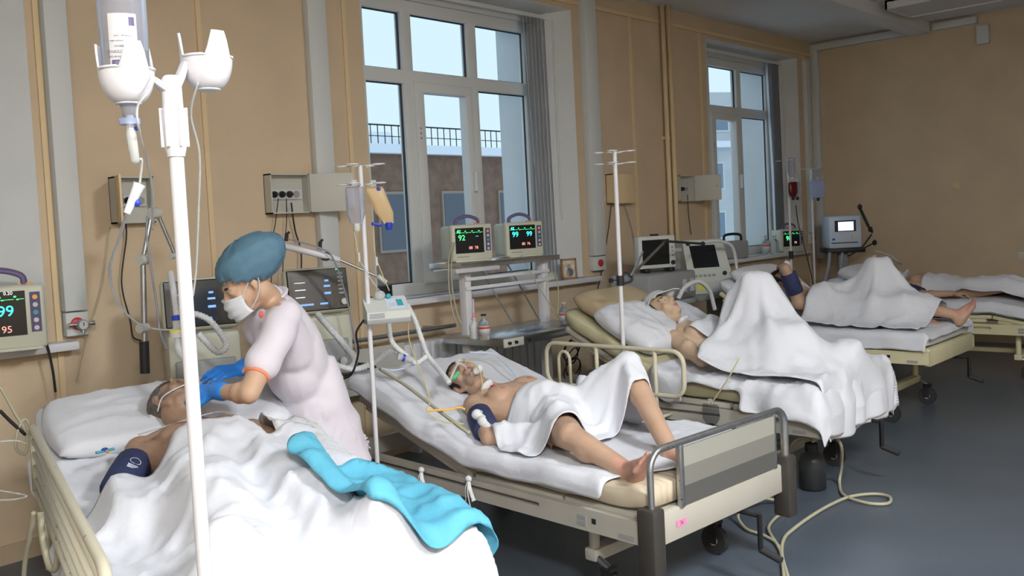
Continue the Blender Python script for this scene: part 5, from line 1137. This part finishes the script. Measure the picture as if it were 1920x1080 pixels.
for q, r_, lb_ in (((1000, 612, 4.05), .2, 'violet plastic pouch lying across the console tray'), ((1082, 601, 3.95), -.3, 'blue plastic pouch at the tray end beside the white pillow')):
    a = ony(*q); m = MB(); V = []
    for i in range(15):
        for j in range(9): V.append((-.12 + i * .017, -.05 + j * .0125, .004 + .014 * ridges(i * .12, j * .12, q[0], 4, 4)))
    tag(m.add(V, [(i * 9 + j, (i + 1) * 9 + j, (i + 1) * 9 + j + 1, i * 9 + j + 1) for i in range(14) for j in range(8)]).obj('plastic_pouch', 'bag_blue', smooth=True, loc=(min(a.x, 4.86), a.y, .791)), lb_, 'pouch', 'plastic pouches')
# framed picture on the sill
fp = thing('framed_picture', 'small wooden framed portrait picture on the window sill', 'picture', ony(1068, 520, W - .055), rzf(-.45, -.89)); fp.location.z = SILL + .044
M = rotM(-.10, 0, 0); fw, fh = .066, .165
for q in ((-fw, -fw + .014, 0, fh), (fw - .014, fw, 0, fh), (-fw, fw, 0, .016), (-fw, fw, fh - .014, fh)): MB().box(q[0], q[1], -.012, .006, q[2], q[3], M).obj('frame_bar', 'wood', fp)
pc = MB().box(-fw + .012, fw - .012, -.004, .0, .014, fh - .012, M).obj('picture', 'picture', fp)
MB().ell((0, -.005, .105), (.014, .001, .018), M.to_3x3()).obj('painted_head', 'picfig', pc); MB().ell((.004, -.0055, .055), (.030, .001, .034), M.to_3x3()).obj('painted_robe', 'picdark', pc); MB().ell((-.014, -.006, .05), (.016, .001, .028), M.to_3x3()).obj('painted_robe', 'picfig', pc)
tag(MB().rbox(0, .13, 0, .05, 0, .10, .004).obj('tissue_box', 'dark', angle=40, loc=(ony(706, 525, W + .02).x, W + .02, SILL + .044)), 'small dark box on the sill behind the infusion pump', 'box')
# ================================================================= THIRD STAND
a = ony(1163, 525, 3.085); X3, Y3 = 4.19, a.y * 4.19 / a.x
d3 = drip_stand('drip_stand', X3, Y3, onx(1157, 284, X3).z, 'white drip stand with black clamp beside the tubular side rail', base=True, r=.0125, dz=.065)
zc = onx(1163, 526, X3).z
MB().tube([(0, 0, zc - .028), (0, 0, zc + .028)], .022, 12).obj('clamp', 'dark', d3, angle=40); MB().tube([(-.06, .02, zc + .005), (0, 0, zc + .005)], .004, 6).tube([(-.066, .022, zc + .005), (-.052, .018, zc + .005)], .014, 10).obj('clamp_screw', 'dark', d3, angle=40)
MB().tube(crv([(.015, 0, zc + .03), (.05, -.01, zc + .04), (.07, -.02, zc + .015)], 6), .006, 8).obj('clamp_hook', 'dark', d3, smooth=True); MB().tube(crv([(.0, 0, zc - .02), (.06, -.03, zc - .01), (.075, -.03, zc + .02)], 6), .007, 8).obj('clamp_lever', 'dark', d3, smooth=True)
MB().tube([(.065, -.02, zc), (.23, .0, zc + .15)], .007, 8).obj('side_rod', 'tube_metal', d3, angle=40)
# ================================================================= FAR EQUIPMENT
# trolley with monitor, grey unit and ventilator behind bed 3
y3 = 4.12
tr = thing('equipment_trolley', 'dark trolley carrying the grey unit behind the tubular-rail bed', 'trolley', (6.22, y3, 0))
MB().rbox(-.55, .95, -.22, .22, .80, .84, .01).obj('shelf', 'devgrey', tr, angle=40)
for x in (-.5, .88): MB().rbox(x, x + .04, -.2, .2, .06, .80, .006).obj('side_frame', 'devgrey', tr, angle=40)
for x in (-.48, .9):
    for y in (-.17, .17): MB().tube([(x - .012, y, .035), (x + .012, y, .035)], .035, 12).obj('caster', 'rubber', tr, angle=40)
gu = thing('suction_unit', 'long grey equipment case under the blank monitor', 'case', (5.98, y3, .842)); MB().rbox(-.30, .36, -.18, .18, 0, .215, .02).obj('case', 'devgrey', gu, angle=40)
for x in (.16, .27): MB().box(x, x + .055, -.183, -.18, .05, .15).obj('sticker', 'labelw', gu)
bm_ = thing('bedside_monitor', 'blank dark-screened monitor standing on the grey case', 'monitor', (6.02, y3 - .02, 1.06), rzf(-.42, -.9))
MB().rbox(-.165, .165, -.03, .05, .03, .285, .012).obj('housing', 'devwhite', bm_, angle=40); MB().box(-.135, .105, -.034, -.03, .06, .255).obj('screen', 'screen', bm_); MB().lathe([(.018, 0), (.018, .012)], 14, rotM(math.pi / 2, 0, 0, (.135, -.03, .07))).obj('knob', 'dark', bm_, angle=40)
for k in range(3): MB().lathe([(.008, 0), (.008, .006)], 10, rotM(math.pi / 2, 0, 0, (.135, -.03, .13 + k * .03))).obj('key', 'devgrey', bm_)
for x in (-.12, .1): MB().rbox(x, x + .05, -.04, .05, 0, .032, .008).obj('foot', 'dark', bm_, angle=40)
MB().rbox(-.03, .03, -.01, .03, .285, .30, .004).obj('top_latch', 'dark', bm_, angle=40)
rv = thing('ventilator', 'white ventilator with small dark screen and sloping front near the far window', 'ventilator', (6.72, y3, .842), rzf(-.55, -.84), 'ventilators')
MB().add([(-.20, -.18, 0), (.20, -.18, 0), (.20, .18, 0), (-.20, .18, 0), (-.20, -.18, .10), (.20, -.18, .10), (-.18, -.03, .44), (.18, -.03, .44), (.18, .16, .44), (-.18, .16, .44)], [(0, 3, 2, 1), (0, 1, 5, 4), (4, 5, 7, 6), (6, 7, 8, 9), (2, 3, 9, 8), (1, 2, 8, 7, 5), (3, 0, 4, 6, 9)]).obj('body', 'devwhite', rv)
M = Matrix.Translation((0, -.18, .10)) @ rotM(math.atan2(.34, .15), 0, 0); MB().box(-.13, .10, .12, .32, .001, .004, M).obj('screen', 'screen', rv); MB().lathe([(.018, 0), (.018, .014)], 14, M @ Matrix.Translation((.13, .06, 0))).obj('knob', 'dark', rv, angle=40)
for k in range(5): MB().box(-.14 + k * .04, -.115 + k * .04, .04, .06, .001, .004, M).obj('button', 'devgrey', rv)
MB().box(-.13, -.03, -.183, -.18, .03, .08).obj('plate', 'yellowcap', rv); MB().box(.05, .16, -.183, -.18, .03, .06).obj('plate', 'devblue', rv)
pr = tag(MB().rbox(-.13, .13, -.09, .09, 0, .03, .004).obj('paper_stack', 'labelw', angle=40, loc=(6.30, y3 + .09, 1.20)), 'stack of papers between blank monitor and white ventilator', 'papers')
st_ = thing('paper_rack', 'grey rack holding papers behind the blank monitor', 'rack', (6.30, y3 + .09, 1.06)); MB().box(-.12, .12, -.08, .08, 0, .138).obj('rack_body', 'devgrey', st_)
ra = thing('hose_arm', 'chrome and black jointed arm stretched over the grey case', 'arm', (5.62, y3 - .35, 1.12)); o_ = ra.location
MB().tube([ony(1180, 520, 3.5) - o_, ony(1245, 455, 3.75) - o_], .009, 8).obj('arm_tube', 'tube_metal', ra, angle=40); MB().tube([ony(1245, 452, 3.75) - o_, ony(1318, 457, 3.8) - o_], .009, 8).obj('arm_tube', 'rubber', ra, angle=40)
for a in ((1245, 453, 3.75), (1290, 457, 3.78), (1318, 457, 3.8)): q = ony(*a) - o_; MB().ell(q, (.018, .018, .018)).obj('joint', 'dark', ra, smooth=True)
subarm(rv, ra)
hose('breathing_hose', [ony(1318, 455, 3.85), ony(1345, 452, 3.85), ony(1372, 462, 3.85), ony(1381, 500, 3.85), ony(1380, 540, 3.85)], .013, 'tube_white', 'white hose arching over the white ventilator', group='breathing hoses', ribbed=True)
hose('breathing_hose', [ony(1272, 560, 3.75), ony(1285, 538, 3.72), ony(1310, 528, 3.7), ony(1330, 545, 3.7), ony(1340, 580, 3.7)], .016, 'tube_white', 'white corrugated hose coiled below the white ventilator', group='breathing hoses', ribbed=True)
# sill of the far window
for px_, py_, h_, lb_ in ((1437, 470, .20, 'clear bottle with red label on the far window sill'), (1453, 470, .19, 'clear unlabelled bottle next to the red-labelled one on the far sill')):
    a = ony(px_, py_, W - .03); bottle('glass_bottle', (a.x, W - .03, SILL + .044), .045, h_, 'bottleglass', lb_, 'devwhite', 'inkred' if px_ < 1440 else None, 'medicine bottles')
a = ony(1480, 470, W - .02); monitor((a.x, W - .02, SILL + .044), rzf(-.45, -.9), 'patient monitor glowing green on the far window sill', [('98', .06, -.2, .6, 'green'), ('70', .03, .1, .4, 'red')], sc=1.15)
a = ony(1374, 464, W - .02); t = thing('carry_case', 'small grey case with black handle on the far window sill', 'case', (a.x, W - .02, SILL + .044), rzf(-.5, -.86)); MB().rbox(-.14, .14, -.08, .08, 0, .18, .02).obj('case', 'devgrey', t, angle=40); MB().tube(crv([(-.10, 0, .17), (-.08, 0, .24), (.08, 0, .24), (.10, 0, .17)], 5), .014, 8).obj('handle', 'dark', t, smooth=True)
tag(MB().rbox(-.15, .15, -.05, .05, 0, .012, .003).obj('folder', 'blueled' if 0 else 'devblue', angle=40, loc=(ony(1400, 482, W - .04).x, W - .045, SILL + .044)), 'blue folder lying flat on the far window sill', 'folder')
# drip stands 4 and 5
for k, (px_, top, yy, lb_) in enumerate(((1484, 330, 4.25, 'thin drip stand with a dark blood bag before the far window'), (1527, 345, 4.28, 'thin drip stand with crumpled blue bag in the room corner'))):
    a = ony(px_, 500, yy); d_ = drip_stand('drip_stand', a.x, yy, ony(px_ - 3, top - 25, yy).z + .02, lb_, r=.011, tiers=1, base=False); stand_base(d_, .20); d_.rotation_euler.z = k
    if k == 0:
        MB().tube([(0, 0, 1.0), (0, 0, 1.08)], .022, 10).obj('clamp', 'dark', d_, angle=40)
        bag('infusion_bag', (a.x, yy - .04, ony(1482, 300, yy).z + .02), .09, .20, .05, 'bag', 'clear bag hanging highest before the far window', -.5, 'devwhite', group='infusion bags')
        bag('blood_bag', (a.x - .03, yy - .06, ony(1475, 342, yy).z), .10, .15, .05, 'blood', 'dark red blood bag on the stand before the far window', -.5, 'dark', group='infusion bags')
        bag('infusion_bag', (a.x + .08, yy - .05, ony(1492, 342, yy).z), .09, .15, .05, 'bag', 'small clear bag next to the blood bag', -.5, 'dark', group='infusion bags')
    else:
        bag('infusion_bag', (a.x + .06, yy - .04, ony(1535, 315, yy).z), .10, .22, .06, 'bag', 'clear bag hanging on the corner drip stand', -.5, 'devwhite', group='infusion bags')
        bag('infusion_bag', (a.x - .03, yy - .08, ony(1515, 338, yy).z), .17, .19, .10, 'bag_blue', 'crumpled bluish bag with dark base on the corner stand', -.5, 'dark', group='infusion bags', taper=.1)
hose('infusion_line', [ony(1492, 385, 4.2), ony(1497, 420, 4.2), ony(1510, 470, 4.15), ony(1524, 530, 4.1), ony(1530, 570, 4.0)], .005, 'cable', 'dark line hanging from the bags before the far window', 'tube', group='infusion lines', sides=6)
# ventilator at the back
bv = thing('ventilator', 'light blue ventilator with pale screen in the far corner', 'ventilator', (9.78, 4.22, 0), rzf(-.80, -.6), 'ventilators')
MB().rbox(-.17, .17, -.16, .20, 1.05, 1.40, .02).obj('body', 'devblue', bv, angle=40); MB().box(-.11, .11, -.165, -.16, 1.23, 1.35).obj('screen_frame', 'navy', bv); MB().box(-.075, .085, -.168, -.164, 1.24, 1.335).obj('screen', 'whiteled', bv)
MB().lathe([(.026, 0), (.026, .02)], 16, rotM(math.pi / 2, 0, 0, (.09, -.16, 1.175))).obj('knob', 'devwhite', bv, angle=40); MB().box(-.15, .13, -.163, -.16, 1.105, 1.115).obj('slot', 'dark', bv); MB().box(-.14, -.11, -.163, -.16, 1.14, 1.16).obj('logo', 'bluecap', bv)
MB().rbox(-.20, .20, -.18, .20, 1.0, 1.05, .01).obj('tray', 'dark', bv, angle=40); MB().rbox(-.05, .05, -.05, .05, .12, 1.0, .01).obj('column', 'devgrey', bv, angle=40); MB().rbox(-.24, .24, -.24, .24, .06, .12, .02).obj('cart_base', 'devgrey', bv, angle=40)
for sx in (-1, 1):
    for sy in (-1, 1): MB().tube([(sx * .2, sy * .2 - .012, .035), (sx * .2, sy * .2 + .012, .035)], .035, 12).obj('caster', 'rubber', bv, angle=40)
a = thing('hose_arm', 'dark jointed arm rising beside the light blue ventilator', 'arm', (9.95, 4.0, .98)); o_ = a.location
for q, r_ in (((1612, 388), (1626, 420)), ((1626, 420), (1634, 430)), ((1634, 430), (1618, 465))) and ((((1612, 390), (1628, 424)), .016), (((1628, 424), (1636, 436)), .012), (((1634, 440), (1612, 470)), .009), (((1640, 455), (1590, 480)), .009)): MB().tube([ony(*q[0], 3.95) - o_, ony(*q[1], 3.9) - o_], r_, 8).obj('arm_tube', 'rubber', a, angle=40)
for q in ((1612, 388), (1632, 430), (1640, 455)): MB().ell(ony(*q, 3.92) - o_, (.025, .025, .03)).obj('joint', 'dark', a, smooth=True)
subarm(bv, a)
for k, (px_, lb_) in enumerate(((1556, 'grey hose hanging below the light blue ventilator'), (1580, 'second grey hose hanging below the light blue ventilator'))): hose('breathing_hose', [ony(px_, 475, 4.02), ony(px_ - 2, 500, 3.98), ony(px_ - 8, 530, 3.95), ony(px_ + 4, 552, 3.95)], .016, 'tube_grey', lb_, group='breathing hoses')
hose('breathing_hose', [ony(1640, 470, 3.9), ony(1670, 480, 3.8), ony(1690, 495, 3.6), mouth(h5, R5) + Vector((0, 0, .05)), mouth(h5, R5)], .010, 'tube_white', 'thin white hose leading to the patient along the back wall', group='breathing hoses')
# ================================================================= DRESSINGS ON THE PATIENTS
def pad(parent, c, R, sx, sy, th=.006, mt='gauze', name='dressing', seed=0):
    m = MB(); V = []; n = 9
    for sg in (1, -1):
        for i in range(n):
            for j in range(n):
                x = -1 + 2 * i / (n - 1); y = -1 + 2 * j / (n - 1); V.append(Vector(c) + R @ Vector((x * sx, y * sy, sg * th * (1 - .5 * (x * x + y * y) / 2) + .35 * th * nz(x * 2, y * 2, seed))))
    N = n * n; f = []
    for k in range(2):
        for i in range(n - 1):
            for j in range(n - 1): q = [k * N + i * n + j, k * N + (i + 1) * n + j, k * N + (i + 1) * n + j + 1, k * N + i * n + j + 1]; f.append(q if k == 0 else q[::-1])
    for i in range(n - 1):
        for a_, b_ in ((i, i + 1), (N - n + i, N - n + i + 1)): f.append((a_, b_, N + b_, N + a_))
        for a_, b_ in ((i * n, (i + 1) * n), (i * n + n - 1, (i + 1) * n + n - 1)): f.append((a_, b_, N + b_, N + a_))
    return m.add(V, f).obj(name, mt, parent, smooth=True)
def puff(parent, c, R, r, name):
    m = MB().ell((0, 0, 0), (1, 1, 1), None, 20, 14); m.v = [tuple(Vector(c) + R @ Vector((x * r[0] * (1 + .25 * nz(x * 2, y * 2, z * 2)), y * r[1] * (1 + .25 * nz(x * 3, z, y)), z * r[2]))) for x, y, z in m.v]
    return m.obj(name, 'gauze', parent, smooth=True, weld=True)
def hp(h, R, x, y, z): return h + R @ Vector((x, y, z))
RX = lambda R: R @ Matrix.Rotation(-math.pi / 2, 3, 'X')
pad(pt2, hp(h2, R2, .005, .128, -.022), RX(R2), .016, .014, .002, 'gauze', 'nose_tape'); puff(pt2, hp(h2, R2, .03, .085, -.115), R2, (.030, .020, .022), 'chin_gauze')
puff(pt2, J2['nk'] + Vector((-.05, -.03, .045)), R2, (.040, .026, .016), 'neck_gauze')
m = MB(); q = mouth(h2, R2); m.tube(crv([q - R2 @ Vector((0, .02, 0)), q + R2 @ Vector((-.01, .03, -.01)), q + R2 @ Vector((-.03, .045, .0)), ony(842, 718, 3.14)], 6), .006, 8).obj('breathing_tube', 'tube_clear', pt2, smooth=True)
MB().tube([q.lerp(ony(842, 718, 3.14), .45) + Vector((0, 0, .006)), q.lerp(ony(842, 718, 3.14), .75)], .009, 10).obj('tube_connector', 'greenclip', pt2, angle=40)
MB().tube(crv([hp(h2, R2, .0, .13, -.03), hp(h2, R2, .02, .14, -.07), hp(h2, R2, .03, .11, -.13), hp(h2, R2, -.02, .08, -.2), hp(h2, R2, -.10, .06, -.26)], 6), .0025, 6).obj('feeding_tube', 'tube_yellow', pt2, smooth=True)
MB().box(-.012, .012, -.004, .004, -.004, .004, Matrix.Translation(J2['shR'] + Vector((.12, .0, .075)))).obj('red_clip', 'redpaint', pt2)
q = J2['elR'].lerp(J2['shR'], .45) + Vector((-.055, -.02, .045))
m = MB()
for k in range(4): m.ell(q + Vector((.012 * math.sin(k * 2), -.02 * k, .006 * math.cos(k * 3) - .012 * k)), (.026 - .003 * k, .024, .024))
fin(m, 'gauze_ball', ['gauze'], .005, 3).parent = pt2
tag(MB().tube(crv([ony(800, 770, 2.93), ony(840, 768, 2.92), ony(862, 764, 2.92), ony(872, 768, 2.90)], 6), .005, 8).obj('orange_port', 'amberclip', smooth=True), 'small orange line connector lying on the white sheet by the cuff', 'connector')
for k, (a_, lb_) in enumerate((((728, 700), 'grey-green strap running down the sheet beside the bare-chested patient'),)):
    hose('strap', [ony(712, 692, 3.48), ony(760, 722, 3.26), ony(820, 768, 2.98), ony(862, 800, 2.80), ony(880, 812, 2.74)], .008, 'tube_rubber', lb_, 'strap', sides=6)
hose('sensor_lead', [ony(880, 660, 3.5), ony(925, 664, 3.42), ony(955, 690, 3.28), ony(970, 708, 3.2)], .004, 'devblue', 'blue lead crossing the head end of the footboard bed', 'cable', sides=6)
# patient 1: tape round the cheek, lines, cuff print
MB().tube(crv([hp(h1, R1, -.02, .10, -.055), hp(h1, R1, -.055, .065, -.06), hp(h1, R1, -.074, .02, -.05), hp(h1, R1, -.07, -.03, -.065)], 6), .007, 8, flat=.4).obj('tube_tape', 'gauze', pt1, smooth=True)
pad(pt1, hp(h1, R1, .03, .105, -.08), RX(R1), .05, .03, .012, 'gauze', 'mouth_gauze', 8)
cc = J1['shR'].lerp(J1['elR'], .6)
for (pt_, J_, s_) in ((pt1, J1, .075), (pt2, J2, .07)):
    c_ = J_['shR'].lerp(J_['elR'], .58); vw = (Vector((0, 0, HC)) - c_).normalized(); ax = (J_['elR'] - J_['shR']).normalized(); nn_ = (vw - ax * vw.dot(ax)).normalized()
    Rm = Matrix((ax, nn_.cross(ax), nn_)).transposed().to_4x4(); Rm.translation = c_ + nn_ * .0645
    MB().tube([Rm @ Vector((.018 * math.cos(q), .018 * math.sin(q), -.002 - abs(math.sin(q)) * .002)) for q in np.linspace(0, 2 * math.pi, 24, endpoint=False)], .0014, 5, closed=True).obj('cuff_print', 'print_white', pt_)
    for k in range(3): MB().box(.030 + k * .008, .033 + k * .008, -.018, .016 - k * .006, -.005, .0, Rm).obj('cuff_print', 'print_white', pt_)
hose('central_line', [J1['shR'] + Vector((.02, .06, .05)), J1['nk'] + Vector((-.02, -.07, .055)), J1['nk'] + Vector((.08, -.09, .06)), J1['shL'] + Vector((-.04, -.02, .07))], .003, 'tube_clear', 'clear line lying across the chest of the patient beside the nurse', 'tube', sides=6)
q = onz(196, 843, BEDS['b1']['th'] + .66); sc_ = thing('stopcock', 'blue and turquoise three-way stopcock lying on the sheet beside the cuff', 'stopcock', (q.x, q.y, .775)); MB().tube([(-.03, 0, 0), (.035, .004, 0)], .005, 8).obj('barrel', 'teal', sc_, angle=40); MB().ell((0, 0, .006), (.012, .006, .006)).obj('tap', 'bluecap', sc_, smooth=True); MB().tube([(.004, -.005, 0), (.002, -.035, -.004)], .004, 8).obj('side_port', 'amberclip', sc_, angle=40)
pp = drape('absorbent_pad', 'b1', .70, 1.0, 1.02, 1.40, [sb1, pt1, BEDS['b1']['mat']], 'crumpled white absorbent pad beside the patient beside the nurse under the nurse', 'pad', 'gauze', seed=101, crease=.035, fu=6, fv=6, it=10, eps=.02)
# patient 3: cloth on the forehead
m = MB(); V = []; n, k = 25, 17                        # folded cloth over the forehead with hanging sides
for i in range(n):
    for j in range(k):
        x = -.125 + .25 * i / (n - 1); y = -.07 + .195 * j / (k - 1); f = 1 - (x / .095) ** 2 - ((y + .018) / .128) ** 2
        z = .036 + .104 * math.sqrt(max(f, .06)) - (.45 * max(0, abs(x) - .085) + .9 * max(0, y - .095)) + .004 * nz(x * 30, y * 30)
        V.append(h3 + R3 @ Vector((x, y, z)))
fc = m.add(V, [(i * k + j, (i + 1) * k + j, (i + 1) * k + j + 1, i * k + j + 1) for i in range(n - 1) for j in range(k - 1)]).obj('forehead_cloth', 'gauze', pt3, smooth=True)
md = fc.modifiers.new('t', 'SOLIDIFY'); md.thickness = .005; md.offset = 1
puff(pt3, J3['nk'] + Vector((-.03, -.04, .05)), R3, (.05, .03, .016), 'neck_gauze')
pl3b = pillow('b3', .76, 1.26, .36, .36, .12, 'small white pillow on the far side of the cloth-covered head', 'sheet', seed=107)
cw = drape('chest_cloth', 'b3', .32, .74, .70, .92, [pt3, BEDS['b3']['mat']], 'narrow white cloth lying across the chest of the patient with the raised knee', 'cloth', 'sheet', seed=103, crease=.012, it=20, eps=.010)
pad(pt5, hp(h5, R5, .0, .03, .12), R5, .10, .10, .02, 'gauze', 'head_cloth', 6); pad(pt5, J5['nk'] + Vector((-.02, -.05, .06)), R5, .05, .035, .012, 'gauze', 'neck_gauze', 7); pad(pt4, J4['wrR'] + Vector((.0, -.03, .0)), R4, .035, .05, .03, 'gauze', 'wrist_bandage', 2)
# ================================================================= FLOOR AND BED DETAILS
jr = thing('drain_jar', 'large glass drain jar with dark liquid standing on the floor', 'jar', (4.60, 2.19, 0))
MB().lathe([(.066, 0), (.072, .008), (.073, .145), (.06, .185), (.036, .205), (.036, .225), (.031, .225), (.031, .203), (.055, .18), (.069, .143), (.069, .012), (.0, .008)], 28).obj('glass', 'jarglass', jr, smooth=True); MB().lathe([(.0, .009), (.067, .012), (.067, .088), (.0, .088)], 24).obj('liquid', 'darkliquid', jr, angle=40); MB().lathe([(.034, .200), (.034, .245), (.02, .25)], 16).obj('stopper', 'rubber', jr, angle=40)
MB().tube([(-.01, 0, .24), (.06, -.05, .31)], .004, 8).obj('glass_tube', 'whiteplastic', jr); MB().tube([(.015, 0, .24), (.02, .0, .30)], .004, 8).obj('glass_tube', 'whiteplastic', jr)
fz = lambda x, y, z=.012: onz(x, y, z)
hose('drain_tube', [(4.66, 2.14, .31), fz(1575, 830, .28), fz(1578, 870, .12), fz(1574, 905), fz(1582, 928), fz(1625, 943), fz(1664, 944), fz(1668, 932), fz(1640, 926), fz(1595, 931), fz(1560, 945), fz(1525, 965), fz(1490, 990), fz(1470, 1010), fz(1466, 1040), fz(1478, 1085), fz(1484, 1110)], .0085, 'tube_rubber', 'long beige rubber tube looping over the floor from the drain jar', 'tube', n=8)
hose('drain_tube', [fz(1392, 945, .10), fz(1384, 970, .03), fz(1400, 992), fz(1430, 1003), fz(1455, 1018), fz(1465, 1040), fz(1470, 1085), fz(1474, 1110)], .0075, 'tube_rubber', 'beige rubber tube winding around the crank of the footboard bed', 'tube', n=8)
hose('drain_tube', [fz(1390, 938, .12), fz(1430, 934, .05), fz(1465, 942), fz(1472, 955), fz(1450, 975), fz(1441, 992), fz(1455, 1018), fz(1462, 1030)], .0075, 'tube_rubber', 'beige rubber tube bending in a narrow loop on the floor', 'tube', n=8)
hose('drain_tube', [(4.60, 2.18, .27), (4.58, 2.15, .30), fz(1525, 825, .26), fz(1500, 822, .26), fz(1484, 835, .22), fz(1478, 870, .10), fz(1480, 930, .012), fz(1478, 965)], .0075, 'tube_rubber', 'beige rubber tube from the jar stopper to behind the footboard', 'tube', n=8)
# bed 3: hanging urine bag; bed 2: tied ribbons
ub = bag('urine_bag', onx(1332, 758, 4.17), .10, .11, .05, 'jarglass', 'dark urine bag tied below the tubular-rail bed', 1.5, 'dark', group='infusion bags')
hose('drain_tube', [onx(1386, 672, 4.19), onx(1365, 710, 4.17), onx(1345, 740, 4.17), onx(1333, 757, 4.17)], .004, 'tube_yellow', 'yellow tube running from the sheet to the urine bag', 'tube', sides=6)
def ribbon(key, u, v, z, label):
    b = BEDS[key]; t = thing('ribbon_tie', label, 'ribbon', b['M'] @ Vector((u, v, z)), group='ribbon ties'); MB().ell((0, 0, 0), (.014, .016, .014)).obj('knot', 'gauze', t, smooth=True)
    for k, (dx, dy, L) in enumerate(((-.008, .015, .10), (-.012, -.018, .13), (-.004, -.03, .09))): MB().tube(crv([(0, 0, 0), (dx - .006, dy * .5, -L * .4), (dx, dy, -L)], 5), [.004] + [.008] * 9 + [.011], 8, flat=.3).obj('tail', 'gauze', t, smooth=True)
ribbon('b2', -.022, 1.28, .405, 'white ribbon tied to the bed rail near the drip stand'); ribbon('b2', -.022, .95, .42, 'white ribbon bow tied to the middle of the bed rail')
# small suction device under the console
sd = thing('suction_device', 'grey box with green digits under the console', 'device', (3.92, 3.50, .0), rzf(-.8, -.6)); MB().rbox(-.14, .14, -.10, .10, .42, .52, .015).obj('case', 'panelgrey', sd, angle=40); MB().box(-.03, .05, -.103, -.10, .455, .49).obj('display', 'screen', sd); digits(sd, '83', .03, .01, .472, -.1045, 'green')
for x in (-.12, .10):
    for y in (-.08, .07): MB().rbox(x, x + .02, y, y + .02, 0, .425, .004).obj('leg', 'devgrey', sd, angle=40)
MB().rbox(-.14, .14, -.10, .10, .18, .20, .004).obj('lower_shelf', 'devgrey', sd, angle=40)
# cables left of bed 1
for k, (c, r_, mt, lb_) in enumerate(((((0, 725), (28, 775), (50, 815), (48, 850), (30, 840), (36, 800), (52, 790), (75, 860)), .006, 'tube_rubber', 'beige tube coiled beside the head of the nearest bed'), (((0, 770), (20, 790), (48, 815)), .007, 'cable', 'black cable slanting behind the nearest bed'), (((64, 960), (58, 1000), (48, 1050), (45, 1085)), .008, 'tube_rubber', 'beige tube hanging below the nearest bed'), (((76, 960), (80, 1010), (92, 1060), (104, 1066), (110, 1030), (112, 985), (132, 955)), .010, 'tube_rubber', 'thick tube looping under the side guard of the nearest bed'), (((0, 828), (30, 826), (50, 832)), .003, 'tube_clear', 'thin clear line reaching in from the wall'), (((0, 938), (30, 936), (50, 930), (30, 925), (0, 920)), .003, 'tube_clear', 'thin clear line looping beside the sheet edge'))):
    hose('loose_tube' if 'cable' not in lb_ else 'power_cable', [onx(x, y, 1.02 - .0 * k) for x, y in c] if k not in (0, 1, 4, 5) else [ony(x, y, 3.95 if k < 2 else 3.4) for x, y in c], r_, mt, lb_, 'tube' if 'cable' not in lb_ else 'cable', sides=7)

q = ony(1072, 662, 3.93); pts = []
for k in range(90): a_ = k * .32; pts.append(q + Vector((.075 * math.cos(a_) * (1 + .2 * math.sin(k * .11)), -.05 * math.sin(a_) * .4, .075 * math.sin(a_) - .0010 * k + .05 * math.sin(k * .07))))
tag(MB().tube([ony(1066, 612, 4.0)] + pts, .0045, 6).obj('cable_coil', 'cable', smooth=True), 'black cable coil hanging under the console tray end', 'cable', 'cables')
